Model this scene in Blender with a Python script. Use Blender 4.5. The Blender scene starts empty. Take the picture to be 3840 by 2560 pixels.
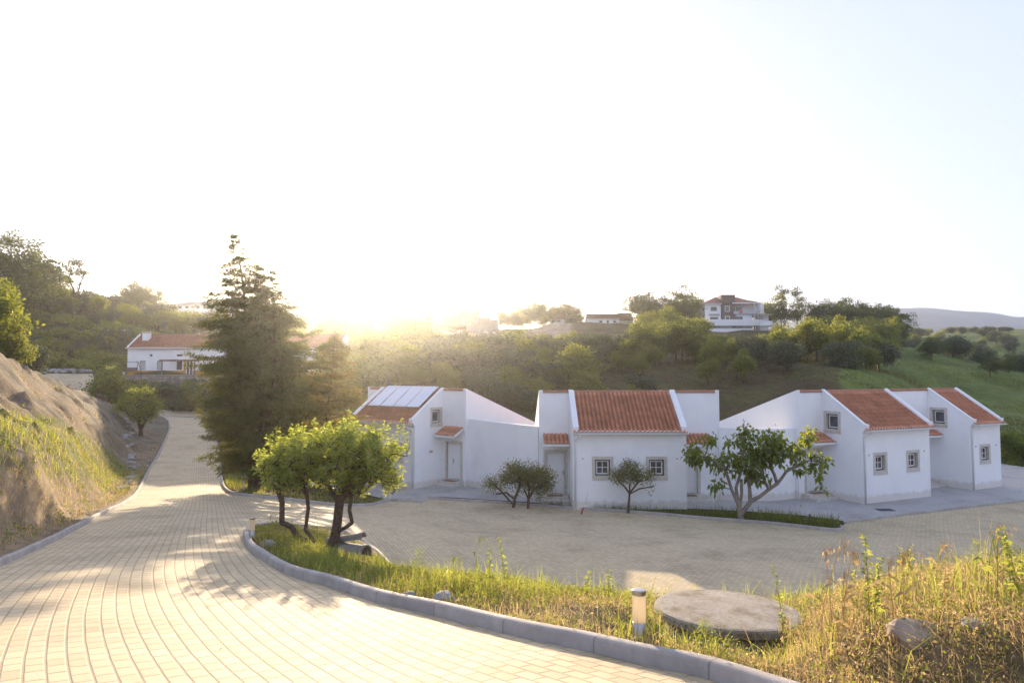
SKY_STRENGTH, SUN_STRENGTH, EXPOSURE = .15, 1.95, 2.74; HAZE, HAZE_G = .0003, .88
import bpy, bmesh, math, random
import numpy as np
from math import radians as R, sin, cos, pi
from mathutils import Vector, Matrix
from mathutils.geometry import delaunay_2d_cdt

# ------------------------------------------------------------------ scene, camera, light
S = bpy.context.scene
COL = S.collection
HC = 6.3                       # eye height above the forecourt of the white houses
F = 2560.0                     # focal length in pixels of the 3840 wide frame
PITCH = math.atan(125/2560)
AZ, EL = R(-11.5), R(10.2)

cam = bpy.data.cameras.new('camera'); camo = bpy.data.objects.new('camera', cam); COL.objects.link(camo)
cam.lens = 24; cam.sensor_width = 36; cam.clip_start = .1; cam.clip_end = 9000
camo.location = (0, 0, HC); camo.rotation_euler = (pi/2+PITCH, 0, 0)
S.camera = camo

world = bpy.data.worlds.new('World'); S.world = world; world.use_nodes = True
wn = world.node_tree.nodes; wl = world.node_tree.links
bg = wn['Background']
sky = wn.new('ShaderNodeTexSky'); sky.sky_type = 'NISHITA'; sky.sun_disc = False
sky.sun_elevation = EL; sky.sun_rotation = AZ; sky.altitude = 100
sky.air_density = 1.0; sky.dust_density = 1.2; sky.ozone_density = 1.4
tint = wn.new('ShaderNodeMix'); tint.data_type = 'RGBA'; tint.blend_type = 'MULTIPLY'; tint.inputs[0].default_value = 1; tint.inputs[7].default_value = (.665, .705, .92, 1)
gam = wn.new('ShaderNodeGamma'); gam.inputs[1].default_value = .22; wl.new(sky.outputs[0], gam.inputs[0]); wl.new(gam.outputs[0], tint.inputs[6]); wl.new(tint.outputs[2], bg.inputs[0]); bg.inputs[1].default_value = SKY_STRENGTH
sl = bpy.data.lights.new('sun', 'SUN'); so = bpy.data.objects.new('sun', sl); COL.objects.link(so)
sl.energy = SUN_STRENGTH; sl.angle = R(.55); sl.color = (1, .77, .50)
SUNV = Vector((sin(AZ)*cos(EL), cos(AZ)*cos(EL), sin(EL)))
so.rotation_euler = (-SUNV).to_track_quat('-Z', 'Y').to_euler(); so.location = (0, 0, 40)
S.view_settings.view_transform = 'Standard'; S.view_settings.look = 'None'
S.view_settings.exposure = EXPOSURE; S.view_settings.gamma = 1
S.cycles.use_denoising = True
S.cycles.max_bounces = 8; S.cycles.transparent_max_bounces = 8; S.cycles.volume_bounces = 1
S.cycles.sample_clamp_indirect = 8

# ------------------------------------------------------------------ object helpers
def tag(o, label=None, cat=None, group=None, kind=None):
    if label: o['label'] = label
    if cat: o['category'] = cat
    if group: o['group'] = group
    if kind: o['kind'] = kind
    return o

def empty(name, loc=(0, 0, 0), rz=0.0):
    o = bpy.data.objects.new(name, None); COL.objects.link(o)
    o.location = loc; o.rotation_euler = (0, 0, rz); o.empty_display_size = .3
    return o

def link_mesh(name, me, parent=None, mats=()):
    o = bpy.data.objects.new(name, me); COL.objects.link(o)
    for m in mats: me.materials.append(m)
    if parent: o.parent = parent
    return o

def np_mesh(name, V, Fq, smooth=False, uv=None, mi=None):
    """V (n,3), Fq (m,k) face index array of equal size faces"""
    me = bpy.data.meshes.new(name)
    V = np.asarray(V, np.float32); Fq = np.asarray(Fq, np.int32); k = Fq.shape[1]; m = len(Fq)
    me.vertices.add(len(V)); me.vertices.foreach_set('co', V.ravel())
    me.loops.add(m*k); me.loops.foreach_set('vertex_index', Fq.ravel())
    me.polygons.add(m); me.polygons.foreach_set('loop_start', np.arange(0, m*k, k, dtype=np.int32))
    if mi is not None: me.polygons.foreach_set('material_index', np.asarray(mi, np.int32))
    me.update(calc_edges=True)
    if uv is not None:
        l = me.uv_layers.new(name='UVMap'); l.data.foreach_set('uv', np.asarray(uv, np.float32)[Fq.ravel()].ravel())
    if smooth: me.polygons.foreach_set('use_smooth', np.ones(m, bool))
    return me

class MB:
    def __init__(s): s.v = []; s.f = []; s.m = []
    def add(s, vs, fs, m=0):
        b = len(s.v); s.v += [tuple(v) for v in vs]; s.f += [tuple(b+i for i in f) for f in fs]; s.m += [m]*len(fs)
    def box(s, x0, y0, z0, x1, y1, z1, m=0):
        vs = [(x, y, z) for z in (z0, z1) for y in (y0, y1) for x in (x0, x1)]
        s.add(vs, [(0, 2, 3, 1), (4, 5, 7, 6), (0, 1, 5, 4), (2, 6, 7, 3), (0, 4, 6, 2), (1, 3, 7, 5)], m)
    def bar(s, a, b, w, h=None, m=0):
        a = Vector(a); b = Vector(b); h = h or w; d = (b-a).normalized()
        up = Vector((0, 0, 1)) if abs(d.z) < .95 else Vector((1, 0, 0))
        x = d.cross(up).normalized(); y = x.cross(d)
        vs = [p+x*sx*w/2+y*sy*h/2 for p in (a, b) for sx, sy in ((-1, -1), (1, -1), (1, 1), (-1, 1))]
        s.add(vs, [(0, 1, 2, 3), (7, 6, 5, 4), (0, 4, 5, 1), (1, 5, 6, 2), (2, 6, 7, 3), (3, 7, 4, 0)], m)
    def tube(s, pts, rs, n=8, m=0, cap=True):
        pts = [Vector(p) for p in pts]
        if not hasattr(rs, '__len__'): rs = [rs]*len(pts)
        b = len(s.v); px = None
        for i, p in enumerate(pts):
            d = (pts[min(i+1, len(pts)-1)]-pts[max(i-1, 0)]).normalized()
            if px is None: px = d.cross(Vector((0, 0, 1)) if abs(d.z) < .9 else Vector((1, 0, 0))).normalized()
            else: px = (px-d*px.dot(d)).normalized()
            py = d.cross(px)
            for k in range(n):
                a = 2*pi*k/n; s.v.append(tuple(p+(px*cos(a)+py*sin(a))*rs[i]))
        for i in range(len(pts)-1):
            for k in range(n):
                s.f.append((b+i*n+k, b+i*n+(k+1) % n, b+(i+1)*n+(k+1) % n, b+(i+1)*n+k)); s.m.append(m)
        if cap:
            s.f.append(tuple(b+k for k in reversed(range(n)))); s.m.append(m)
            e = b+(len(pts)-1)*n; s.f.append(tuple(e+k for k in range(n))); s.m.append(m)
    def lathe(s, prof, n=24, c=(0, 0, 0), m=0):
        b = len(s.v)
        for r, z in prof:
            for k in range(n):
                a = 2*pi*k/n; s.v.append((c[0]+r*cos(a), c[1]+r*sin(a), c[2]+z))
        for i in range(len(prof)-1):
            for k in range(n):
                s.f.append((b+i*n+k, b+i*n+(k+1) % n, b+(i+1)*n+(k+1) % n, b+(i+1)*n+k)); s.m.append(m)
        e = b+(len(prof)-1)*n
        s.f.append(tuple(e+k for k in range(n))); s.m.append(m)
        s.f.append(tuple(b+k for k in reversed(range(n)))); s.m.append(m)
    def slab(s, outline, holes, T, o, A, B, N, m=0):
        """flat slab: 2-D outline with rectangular holes, extruded by T along N"""
        o, A, B, N = Vector(o), Vector(A), Vector(B), Vector(N)
        vs = [Vector(p) for p in outline]; edges = [(i, (i+1) % len(outline)) for i in range(len(outline))]
        loops = [list(range(len(outline)))]
        for (a0, b0, a1, b1) in holes:
            n0 = len(vs); vs += [Vector((a0, b0)), Vector((a0, b1)), Vector((a1, b1)), Vector((a1, b0))]
            edges += [(n0+i, n0+(i+1) % 4) for i in range(4)]; loops.append([n0, n0+1, n0+2, n0+3])
        cv, ce, cf, *_ = delaunay_2d_cdt([Vector((v[0], v[1])) for v in vs], edges, [loops[0]], 2, 1e-6)
        def solid(f):
            cx = sum(cv[i].x for i in f)/len(f); cy = sum(cv[i].y for i in f)/len(f)
            return not any(h[0] < cx < h[2] and h[1] < cy < h[3] for h in holes)
        cf = [f for f in cf if solid(f)]
        p0 = [o+A*v.x+B*v.y for v in cv]; p1 = [p+N*T for p in p0]
        s.add(p0, [tuple(f) for f in cf], m); s.add(p1, [tuple(reversed(f)) for f in cf], m)
        for L in loops:
            for i in range(len(L)):
                a, b = vs[L[i]], vs[L[(i+1) % len(L)]]
                q = [o+A*a[0]+B*a[1], o+A*b[0]+B*b[1]]
                s.add([q[0], q[1], q[1]+N*T, q[0]+N*T], [(0, 1, 2, 3)], m)
    def build(s, name, mats, parent=None, smooth=False, label=None):
        me = bpy.data.meshes.new(name); me.from_pydata(s.v, [], s.f)
        if not isinstance(mats, (list, tuple)): mats = [mats]
        for mt in mats: me.materials.append(mt)
        me.polygons.foreach_set('material_index', s.m)
        me.update()
        bm = bmesh.new(); bm.from_mesh(me); bmesh.ops.recalc_face_normals(bm, faces=bm.faces); bm.to_mesh(me); bm.free()
        if smooth: me.polygons.foreach_set('use_smooth', [True]*len(me.polygons))
        o = bpy.data.objects.new(name, me); COL.objects.link(o)
        if parent: o.parent = parent
        if label: o['label'] = label
        return o

# ------------------------------------------------------------------ materials
def new_mat(name):
    m = bpy.data.materials.new(name); m.use_nodes = True
    nt = m.node_tree; b = nt.nodes['Principled BSDF']
    return m, nt, b
def N(nt, t, **kw):
    n = nt.nodes.new(t)
    for k, v in kw.items():
        if k.startswith('i_'): n.inputs[k[2:].replace('_', ' ')].default_value = v
        else: setattr(n, k, v)
    return n
def ramp(nt, fac, stops):
    r = nt.nodes.new('ShaderNodeValToRGB'); e = r.color_ramp.elements
    while len(e) < len(stops): e.new(.5)
    for i, (p, c) in enumerate(stops): e[i].position = p; e[i].color = (*c, 1)
    nt.links.new(fac, r.inputs[0]); return r.outputs[0]
def noise(nt, vec, scale, detail=4, rough=.55):
    n = nt.nodes.new('ShaderNodeTexNoise'); n.inputs['Scale'].default_value = scale
    n.inputs['Detail'].default_value = detail; n.inputs['Roughness'].default_value = rough
    if vec is not None: nt.links.new(vec, n.inputs['Vector'])
    return n.outputs['Fac']
def bump(nt, b, h, strength=.3, dist=.02):
    n = nt.nodes.new('ShaderNodeBump'); n.inputs['Strength'].default_value = strength; n.inputs['Distance'].default_value = dist
    nt.links.new(h, n.inputs['Height']); nt.links.new(n.outputs[0], b.inputs['Normal']); return n
def mulc(nt, a, bcol, fac=1.0, mode='MULTIPLY'):
    n = nt.nodes.new('ShaderNodeMix'); n.data_type = 'RGBA'; n.blend_type = mode; n.inputs[0].default_value = fac
    for sock, v in ((n.inputs[6], a), (n.inputs[7], bcol)):
        if isinstance(v, tuple): sock.default_value = (*v, 1)
        else: nt.links.new(v, sock)
    return n.outputs[2]
def simple(name, col, rough=.7, var=.12, scale=3, bmp=.0, bscale=40, metal=0.0, spec=.5):
    m, nt, b = new_mat(name); b.inputs['Roughness'].default_value = rough; b.inputs['Metallic'].default_value = metal
    b.inputs['Specular IOR Level'].default_value = spec
    tc = N(nt, 'ShaderNodeTexCoord').outputs['Object']
    c0 = tuple(max(0, x*(1-var)) for x in col); c1 = tuple(min(1, x*(1+var)) for x in col)
    nt.links.new(ramp(nt, noise(nt, tc, scale), [(.3, c0), (.7, c1)]), b.inputs['Base Color'])
    if bmp: bump(nt, b, noise(nt, tc, bscale, 6), bmp)
    return m
M = {}
def plaster():
    m, nt, b = new_mat('white_plaster'); b.inputs['Roughness'].default_value = .85
    g = N(nt, 'ShaderNodeNewGeometry').outputs['Position']
    big = noise(nt, g, .9, 5, .6)
    c = ramp(nt, big, [(.3, (.82, .82, .82)), (.75, (.90, .90, .90))])
    # rain streaks and splash dirt low on the wall
    mp = N(nt, 'ShaderNodeMapping'); mp.inputs['Scale'].default_value = (5, 5, .35); nt.links.new(g, mp.inputs[0])
    st = ramp(nt, noise(nt, mp.outputs[0], 1.2, 6, .7), [(.25, (.90, .88, .84)), (.5, (1, 1, 1))])
    c = mulc(nt, c, st, .3)
    nt.links.new(c, b.inputs['Base Color']); sp_ = N(nt, 'ShaderNodeSeparateXYZ'); nt.links.new(g, sp_.inputs[0]); mz = N(nt, 'ShaderNodeMath', operation='MULTIPLY_ADD'); nt.links.new(noise(nt, g, 4, 6, .7), mz.inputs[0]); mz.inputs[1].default_value = -.7; nt.links.new(sp_.outputs['Z'], mz.inputs[2])
    c = mulc(nt, c, ramp(nt, mz.outputs[0], [(.0, (.80, .74, .66)), (.12, (1, 1, 1))]), .8)   # rain splashed soil at the foot
    nt.links.new(c, b.inputs['Base Color']); bump(nt, b, noise(nt, g, 60, 6), .25, .01)
    return m
M['plaster'] = plaster()
M['stone'] = simple('limestone_trim', (.56, .52, .46), .7, .12, 6, .2, 60)
M['white'] = simple('white_paint', (.78, .78, .77), .45, .04, 4)
M['zinc_white'] = simple('white_gutter', (.72, .73, .72), .4, .05, 5)
M['darkwood'] = simple('dark_frame', (.035, .04, .032), .5, .2, 8)
M['metal'] = simple('brushed_metal', (.42, .40, .38), .32, .1, 20, metal=1.0)
M['mat'] = simple('coir_mat', (.24, .15, .07), .95, .3, 40, .6, 200)
M['slate'] = simple('dark_threshold', (.10, .10, .11), .7, .2, 10)
M['brass'] = simple('brass_figures', (.38, .29, .14), .5, .1, 10, metal=.4)
def glass():
    m, nt, b = new_mat('window_glass'); b.inputs['Base Color'].default_value = (.05, .06, .07, 1)
    b.inputs['Roughness'].default_value = .06; b.inputs['Specular IOR Level'].default_value = .8
    tc = N(nt, 'ShaderNodeTexCoord').outputs['Object']
    nt.links.new(ramp(nt, noise(nt, tc, 1.5, 2), [(.35, (.03, .035, .04)), (.7, (.10, .11, .12))]), b.inputs['Base Color'])
    return m
M['glass'] = glass()
def tiles(name, base, dark):
    m, nt, b = new_mat(name); b.inputs['Roughness'].default_value = .8
    uv = N(nt, 'ShaderNodeUVMap').outputs[0]
    fl = N(nt, 'ShaderNodeVectorMath', operation='FLOOR'); nt.links.new(uv, fl.inputs[0])
    wn_ = N(nt, 'ShaderNodeTexWhiteNoise', noise_dimensions='2D'); nt.links.new(fl.outputs[0], wn_.inputs['Vector'])
    c = ramp(nt, wn_.outputs['Value'], [(0, tuple(x*.85 for x in base)), (.55, base), (1, tuple(x*1.12 for x in base))])
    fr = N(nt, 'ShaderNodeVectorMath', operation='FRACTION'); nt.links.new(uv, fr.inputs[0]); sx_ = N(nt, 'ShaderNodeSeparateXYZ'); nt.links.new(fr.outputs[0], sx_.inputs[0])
    # darker channels between the round tiles: shade put into the colour, some dirt too
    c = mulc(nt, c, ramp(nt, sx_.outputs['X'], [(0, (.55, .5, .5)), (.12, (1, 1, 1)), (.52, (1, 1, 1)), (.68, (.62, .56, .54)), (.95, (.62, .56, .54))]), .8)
    g = N(nt, 'ShaderNodeNewGeometry').outputs['Position']
    c = mulc(nt, c, ramp(nt, noise(nt, g, 1.3, 6, .7), [(.3, (.72, .70, .66)), (.6, (1, 1, 1))]), .8)
    nt.links.new(c, b.inputs['Base Color']); bump(nt, b, noise(nt, g, 80, 5), .2, .01)
    return m
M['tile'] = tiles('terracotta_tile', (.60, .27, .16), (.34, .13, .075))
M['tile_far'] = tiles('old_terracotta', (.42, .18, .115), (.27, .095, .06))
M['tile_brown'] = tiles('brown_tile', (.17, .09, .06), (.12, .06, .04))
def leafm(name, c0, c1, tr, mix=.45, rough=.5, gl=.12):
    m = bpy.data.materials.new(name); m.use_nodes = True; nt = m.node_tree; nt.nodes.clear()
    out = N(nt, 'ShaderNodeOutputMaterial'); geo = N(nt, 'ShaderNodeNewGeometry')
    r = ramp(nt, geo.outputs['Random Per Island'], [(0, c0), (.6, c1), (1, tuple(x*1.25 for x in c1))])
    d = N(nt, 'ShaderNodeBsdfDiffuse'); nt.links.new(r, d.inputs[0])
    t = N(nt, 'ShaderNodeBsdfTranslucent'); rt = ramp(nt, geo.outputs['Random Per Island'], [(0, tuple(x*.65 for x in tr)), (1, tr)])
    nt.links.new(rt, t.inputs[0])
    mx = N(nt, 'ShaderNodeMixShader'); mx.inputs[0].default_value = mix
    nt.links.new(d.outputs[0], mx.inputs[1]); nt.links.new(t.outputs[0], mx.inputs[2])
    g = N(nt, 'ShaderNodeBsdfGlossy'); g.inputs['Roughness'].default_value = rough; g.inputs[0].default_value = (.8, .8, .7, 1)
    m2 = N(nt, 'ShaderNodeMixShader'); m2.inputs[0].default_value = gl*.4
    nt.links.new(mx.outputs[0], m2.inputs[1]); nt.links.new(g.outputs[0], m2.inputs[2])
    nt.links.new(m2.outputs[0], out.inputs[0]); return m
M['leaf_bright'] = leafm('glossy_green_leaf', (.06, .09, .02), (.12, .165, .03), (.58, .64, .08), .58, .4, .2)
M['leaf_fig'] = leafm('fig_leaf', (.04, .06, .016), (.08, .11, .022), (.46, .52, .05), .46)
M['leaf_round'] = leafm('dull_green_leaf', (.04, .055, .02), (.10, .105, .035), (.46, .42, .09), .48)
M['leaf_hill'] = leafm('hillside_leaf', (.035, .055, .014), (.08, .11, .024), (.44, .46, .06), .46)
M['leaf_warm'] = leafm('yellow_green_leaf', (.08, .11, .022), (.13, .17, .03), (.42, .45, .05), .45)
M['leaf_olive'] = leafm('olive_leaf', (.06, .075, .045), (.10, .12, .07), (.16, .19, .08), .3)
M['leaf_dark'] = leafm('dark_oak_leaf', (.025, .04, .012), (.055, .075, .02), (.24, .28, .045), .38)
M['needle'] = leafm('conifer_spray', (.035, .048, .015), (.07, .085, .025), (.30, .29, .06), .4)
M['needle_gold'] = leafm('golden_conifer_spray', (.085, .075, .022), (.15, .125, .035), (.46, .35, .08), .38)
M['grass'] = leafm('grass_blade', (.08, .11, .02), (.14, .18, .03), (.56, .60, .10), .52)
M['grass_dark'] = leafm('short_grass_blade', (.05, .07, .018), (.09, .11, .025), (.40, .42, .06), .48)
M['straw'] = leafm('dry_grass_blade', (.24, .16, .075), (.42, .31, .15), (.75, .56, .27), .5)
M['bark'] = simple('bark', (.11, .075, .05), .9, .4, 12, .8, 30)
M['bark_pale'] = simple('pale_fig_bark', (.24, .20, .16), .9, .3, 8, .5, 30)
M['concrete'] = simple('concrete', (.36, .34, .31), .85, .15, 5, .4, 50)
M['concrete_dark'] = simple('grey_clay_pipe', (.25, .23, .215), .8, .18, 5, .3, 40)
# ------------------------------------------------------------------ camera geometry -> world points
cp, sp = cos(PITCH), sin(PITCH)
def W(px, py, D):
    """world point at forward distance D on the sight line of a photo pixel (3840 wide)"""
    x = (px-1920)/F; z = (1280-py)/F
    y_ = cp-z*sp; z_ = sp+z*cp
    return np.array((x/y_*D, D, HC+z_/y_*D))
def zroad(D): return float(np.interp(D, [0, 14.5, 20, 28, 33, 42, 53, 69, 78, 88], [4.9, 2.84, 2.1, 1.22, .75, .2, .2, 1.0, 1.6, 1.6]))
def RD(px, py):
    lo, hi = 2.5, 100
    g = lambda D: W(px, py, D)[2]-zroad(D)
    # march to the first crossing
    D = lo
    while D < hi and g(D) > 0: D += .05
    return W(px, py, D)

def tq(X, Y):
    X = np.asarray(X, float); Y = np.asarray(Y, float)
    return np.stack([X/(Y+14)*2.2, np.log(Y+14)*1.5], -1)
class TPS:
    def __init__(s, pts, lam=1e-4):
        pts = np.array(pts, float); q = tq(pts[:, 0], pts[:, 1]); n = len(q); s.q = q
        A = np.zeros((n+3, n+3)); A[:n, :n] = s.k(q, q)+np.eye(n)*lam
        Pm = np.c_[np.ones(n), q]; A[:n, n:] = Pm; A[n:, :n] = Pm.T
        s.w = np.linalg.solve(A, np.r_[pts[:, 2], 0, 0, 0])
    def k(s, a, b):
        r2 = ((a[:, None]-b[None])**2).sum(-1)+1e-12
        return .5*r2*np.log(r2)
    def __call__(s, X, Y):
        q = tq(np.ravel(X), np.ravel(Y)); out = np.empty(len(q))
        for i in range(0, len(q), 20000):
            c = q[i:i+20000]; out[i:i+20000] = s.k(c, s.q)@s.w[:-3]+np.c_[np.ones(len(c)), c]@s.w[-3:]
        return out.reshape(np.shape(X))
# --- paved surface control points
pave = []
for px, py in [(2688,2555),(2479,2506),(2200,2441),(2006,2400),(1646,2311),(1398,2253),(1232,2198),(1093,2160),(966,2087),(911,2010),
               (600,2500),(0,2560),(600,2200),(0,2300),(300,2350),(1000,2400),(1500,2500),(0,2125),(340,1955),(500,1870),(553,1783),(600,1700),(636,1602),
               (827,1783),(817,1700),(802,1602),(700,1650),(700,1750),(700,1900),(600,2050),(780,1990),(850,1845)]:
    pave.append(RD(px, py))
for X, Y, z in [(-6,0,4.9),(3,0,4.9),(6,2,4.75),(-6,-6,5.6),(6,-6,5.6),(-8,5,4.2)]: pave.append((X, Y, z))
for px, py, D in [(640,1565,77),(600,1548,86),(780,1565,80),(340,1475,82),(200,1430,88),(200,1403,95),(340,1403,95),(450,1500,84),
                  (1000,1975,17),(1230,1990,18),(1340,2030,19),(1392,2054,20.5),(1475,2131,18.4),(1200,1882,31.5),(1300,1897,31),(1488,1878,33),(1150,1930,24.5),(1400,1950,25)]:
    pave.append(W(px, py, D))
zc = lambda X, Y: .068*(32-Y)+.07*max(0, -X-1)
for X, Y in [(0,24),(5,20),(5,26),(12,20),(12,25),(20,20),(20,27),(30,20),(30,30),(0,16),(6,14),(12,13),(20,12),(30,12),(-3,22),(-4,27),(25,33),(42,20),(42,32)]:
    pave.append((X, Y, max(zc(X, Y), 0)))
for X, Y in [(-8,38),(-5,37),(-3,34.5),(0,33),(3,31.3),(8,30),(13,27.5),(-9,41),(0,36),(5,34),(10,34),(15,33),(15,36),(20,35),(24,37),(28,38),(32,36),(22,39),(35,42),(0,45),(15,45),(28,46)]:
    pave.append((X, Y, .04))
TP = TPS(pave, 3e-4)
# --- open ground control points
g = [(-40,0,9),(-22,0,7.5),(-14,4,6.3),(-22,-6,9),(12,0,5.6),(22,-6,6),(16,4,5.0),(30,5,4.2),(22,9,2.6),(42,9,1.8)]
for t in [(2400,2430,5.6),(2450,2310,6.4),(2100,2260,7.2),(1600,2215,7.7),(1500,2160,9.2),(1400,2160,10.6),(1300,2090,13.4),(1100,2080,11.8),(1050,2040,13.3),
          (1200,2060,14.6),(2000,2235,8.0),(3500,2235,5.4),(3840,2150,5.2),(3300,2450,4.3),(3840,2400,3.9),(2900,2500,4.6),(3100,2260,6.2),(3300,2180,7.5),(3700,2150,7.0),
          # left cut bank and grass
          (0,1900,10.7),(0,1860,11.8),(130,1830,14.6),(300,1800,19.0),(450,1790,24.8),(0,1700,16),(250,1680,22),(400,1700,27),(480,1720,34),
          (0,1560,22),(150,1600,25),(300,1640,32),(450,1660,42),(0,1450,27),(150,1500,33),(350,1560,45),(500,1640,52),
          (0,1335,31),(80,1385,38),(200,1440,47),(350,1490,60),(480,1560,66),(560,1600,69),
          # beyond the bend
          (600,1500,92),(600,1440,95),(600,1411,96.5),(900,1411,96.5),(1200,1411,96.5),(478,1411,97),(900,1450,95),(1200,1450,95),(478,1404,110),(1280,1404,110),
          (200,1395,101),(200,1300,112),(300,1200,125),(60,1180,125),(500,1232,128),(620,1252,132),(800,1275,135),(60,1192,145),(300,1217,148),(500,1240,150),(60,1195,170),(300,1212,172),(500,1212,195),(700,1192,250),(1000,1195,250),(1200,1200,230),
          (1400,1210,210),(1100,1300,135),(1300,1400,100),(1300,1500,70),(-300,1250,80),(-300,1180,125),(-300,1340,45),
          (900,1800,40),(1000,1700,50),(1250,1800,43),(1100,1620,62),
          (1500,1440,75),(1900,1440,80),(2300,1440,80),(2800,1440,80),(1500,1345,112),(1700,1330,120),(2200,1330,120),(2800,1330,120),(1700,1246,178),(1900,1240,185),(2100,1226,210),(2300,1224,215),(2750,1246,186),(2600,1250,180),
          (3100,1255,168),(3340,1325,130),(3600,1375,125),(3840,1440,115),(3500,1500,90),(3800,1600,70),(3840,1800,52),(4100,1500,110),(4100,1700,60),(3150,1440,75),(3400,1440,88),
          (3600,1362,200),(3840,1400,200),(3600,1292,270),(3840,1292,270),(3350,1280,290),(3600,1252,340),(3840,1237,360),(4200,1240,360),(4200,1380,200)]:
    g.append(W(*t))
for X, Y, z in [(-10,52,-1.2),(5,52,-2),(20,52,-2),(35,50,-1.5),(5,62,-2),(25,62,-2.5),(-5,300,16),(60,300,16),(-150,400,30),(0,600,20),(300,600,20),(-300,600,25),(600,600,30),
                (0,1500,15),(1500,1500,20),(-1500,1500,20),(0,2600,10),(2600,2600,15),(-2600,2600,15)]: g.append((X, Y, z))
for X, Y in [(-8,46),(0,46),(15,46),(28,47)]: g.append((X, Y, -.1))
for X, Y, z in [(2.17,6.9,3.64),(2.17,6.1,3.68),(1.5,6.5,3.7),(2.95,6.7,3.8),(2.2,7.7,3.6)]: g.append((X, Y, z))
allp = [tuple(p) for p in g]+[tuple(p) for p in pave]
TT = TPS(allp, 2e-4)

# --- outline of the pavement in plan
def catmull(P, n=6, closed=False):
    P = [np.array(p[:2], float) for p in P]; out = []
    L = len(P); rng_ = range(L if closed else L-1)
    for i in rng_:
        p0 = P[(i-1) % L] if closed or i > 0 else 2*P[0]-P[1]; p1 = P[i]; p2 = P[(i+1) % L]
        p3 = P[(i+2) % L] if closed or i+2 < L else 2*P[-1]-P[-2]
        for t in np.linspace(0, 1, n, endpoint=False):
            out.append(.5*((2*p1)+(-p0+p2)*t+(2*p0-5*p1+4*p2-p3)*t*t+(-p0+3*p1-3*p2+p3)*t**3))
    if not closed: out.append(P[-1])
    return out
def GP(px, py, f=None):
    """where the sight line of a photo pixel meets the paved surface"""
    f = f or TP
    Ds = np.geomspace(3, 130, 700); pts = np.array([W(px, py, d) for d in Ds]); h = f(pts[:, 0], pts[:, 1])
    i = np.argmax(pts[:, 2] < h)
    if i == 0: return pts[-1]
    a, b = pts[i-1], pts[i]; ta = a[2]-h[i-1]; tb = b[2]-h[i]; t = ta/(ta-tb+1e-12)
    return a+(b-a)*t
front_kerb = [RD(*p) for p in [(911,2010),(926,2048),(966,2087),(1093,2160),(1232,2198),(1398,2253),(1646,2311),(2006,2400),(2200,2441),(2479,2506),(2688,2555)]]+[(2.4,3.2,0),(3.9,1.4,0),(5.2,-1.2,0),(6.2,-6.5,0)]
left_kerb = [(-3.2,-6.5,0),(-3.9,0,0),(-5.3,5,0)]+[RD(*p) for p in [(0,2125),(340,1955),(500,1870),(553,1783),(600,1700),(636,1618)]]+[W(630,1585,74),W(575,1556,79),W(470,1535,81),W(400,1505,82)]
bed_back = [GP(*p) for p in [(1475,2131),(1392,2054),(1330,2020),(1230,1990),(1100,1978),(1000,1973),(955,1980),(920,1992)]]
road_right = [W(900,1582,82),W(850,1574,80),W(800,1568,78.5)]+[RD(*p) for p in [(803,1602),(815,1680),(822,1740),(828,1795)]]+[GP(*p) for p in [(838,1832),(870,1853),(960,1864),(1100,1878),(1220,1893),(1320,1898),(1400,1894),(1450,1880),(1488,1878)]]
court_top = [GP(*p) for p in [(1583,1884),(1602,1866)]]
house_kerb = [GP(*p) for p in [(1602,1868),(1900,1889),(2218,1914),(2569,1940),(2900,1967),(3080,1987),(3140,1991),(3165,1986),(3160,1977)]]
court_right = [GP(*p) for p in [(3165,1962),(3400,1932),(3650,1902),(3840,1880)]]+[(33,35.5,0),(44,33,0)]
court_near = [(44,11,0),(30,11.2,0),(20,11.6,0),(12,12.6,0),(6,13.8,0),(1,15.4,0),(-1.6,17.2,0)]
sm_front = catmull(front_kerb, 6); sm_left = catmull(left_kerb, 6); sm_bed = catmull(bed_back, 6); sm_rr = catmull(road_right, 6); sm_hk = catmull(house_kerb, 6)
upper = [W(380,1440,88),W(345,1403,96),W(180,1403,96),W(150,1415,93),W(215,1440,86),W(300,1465,82),W(345,1482,79)]
spur = [W(770,1537,89),W(600,1534,88),W(520,1520,87.5),W(430,1490,86)]
outline = list(sm_left)+[np.array(p[:2]) for p in [upper[6], upper[5], upper[4], upper[3], upper[2], upper[1], upper[0], spur[3], spur[2], spur[1], spur[0], W(900,1540,89)]]
outline += list(sm_rr)+[np.array(p[:2]) for p in court_top]+list(sm_hk[1:])+[np.array(p[:2]) for p in court_right]+[np.array(p[:2]) for p in court_near]+list(sm_bed)+list(sm_front)
POLY = np.array([p[:2] for p in outline])

def seg_dist(X, Y, P, closed=False):
    X = np.ravel(X); Y = np.ravel(Y); best = np.full(len(X), 1e9); arc = np.zeros(len(X)); side = np.zeros(len(X))
    n = len(P); acc = 0.0
    for i in range(n if closed else n-1):
        a = P[i]; b = P[(i+1) % n]; d = b-a; L2 = d@d+1e-12; L = math.sqrt(L2)
        t = np.clip(((X-a[0])*d[0]+(Y-a[1])*d[1])/L2, 0, 1)
        ex = X-a[0]-t*d[0]; ey = Y-a[1]-t*d[1]; ds = np.hypot(ex, ey)
        u = ds < best; best[u] = ds[u]; arc[u] = acc+t[u]*L; side[u] = np.sign(d[0]*ey-d[1]*ex)[u]
        acc += L
    return best, arc, side
def inside(X, Y, P):
    X = np.ravel(X); Y = np.ravel(Y); c = np.zeros(len(X), bool); n = len(P)
    for i in range(n):
        x0, y0 = P[i]; x1, y1 = P[(i+1) % n]
        m = ((y0 > Y) != (y1 > Y)) & (X < (x1-x0)*(Y-y0)/(y1-y0+1e-15)+x0); c ^= m
    return c
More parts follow.
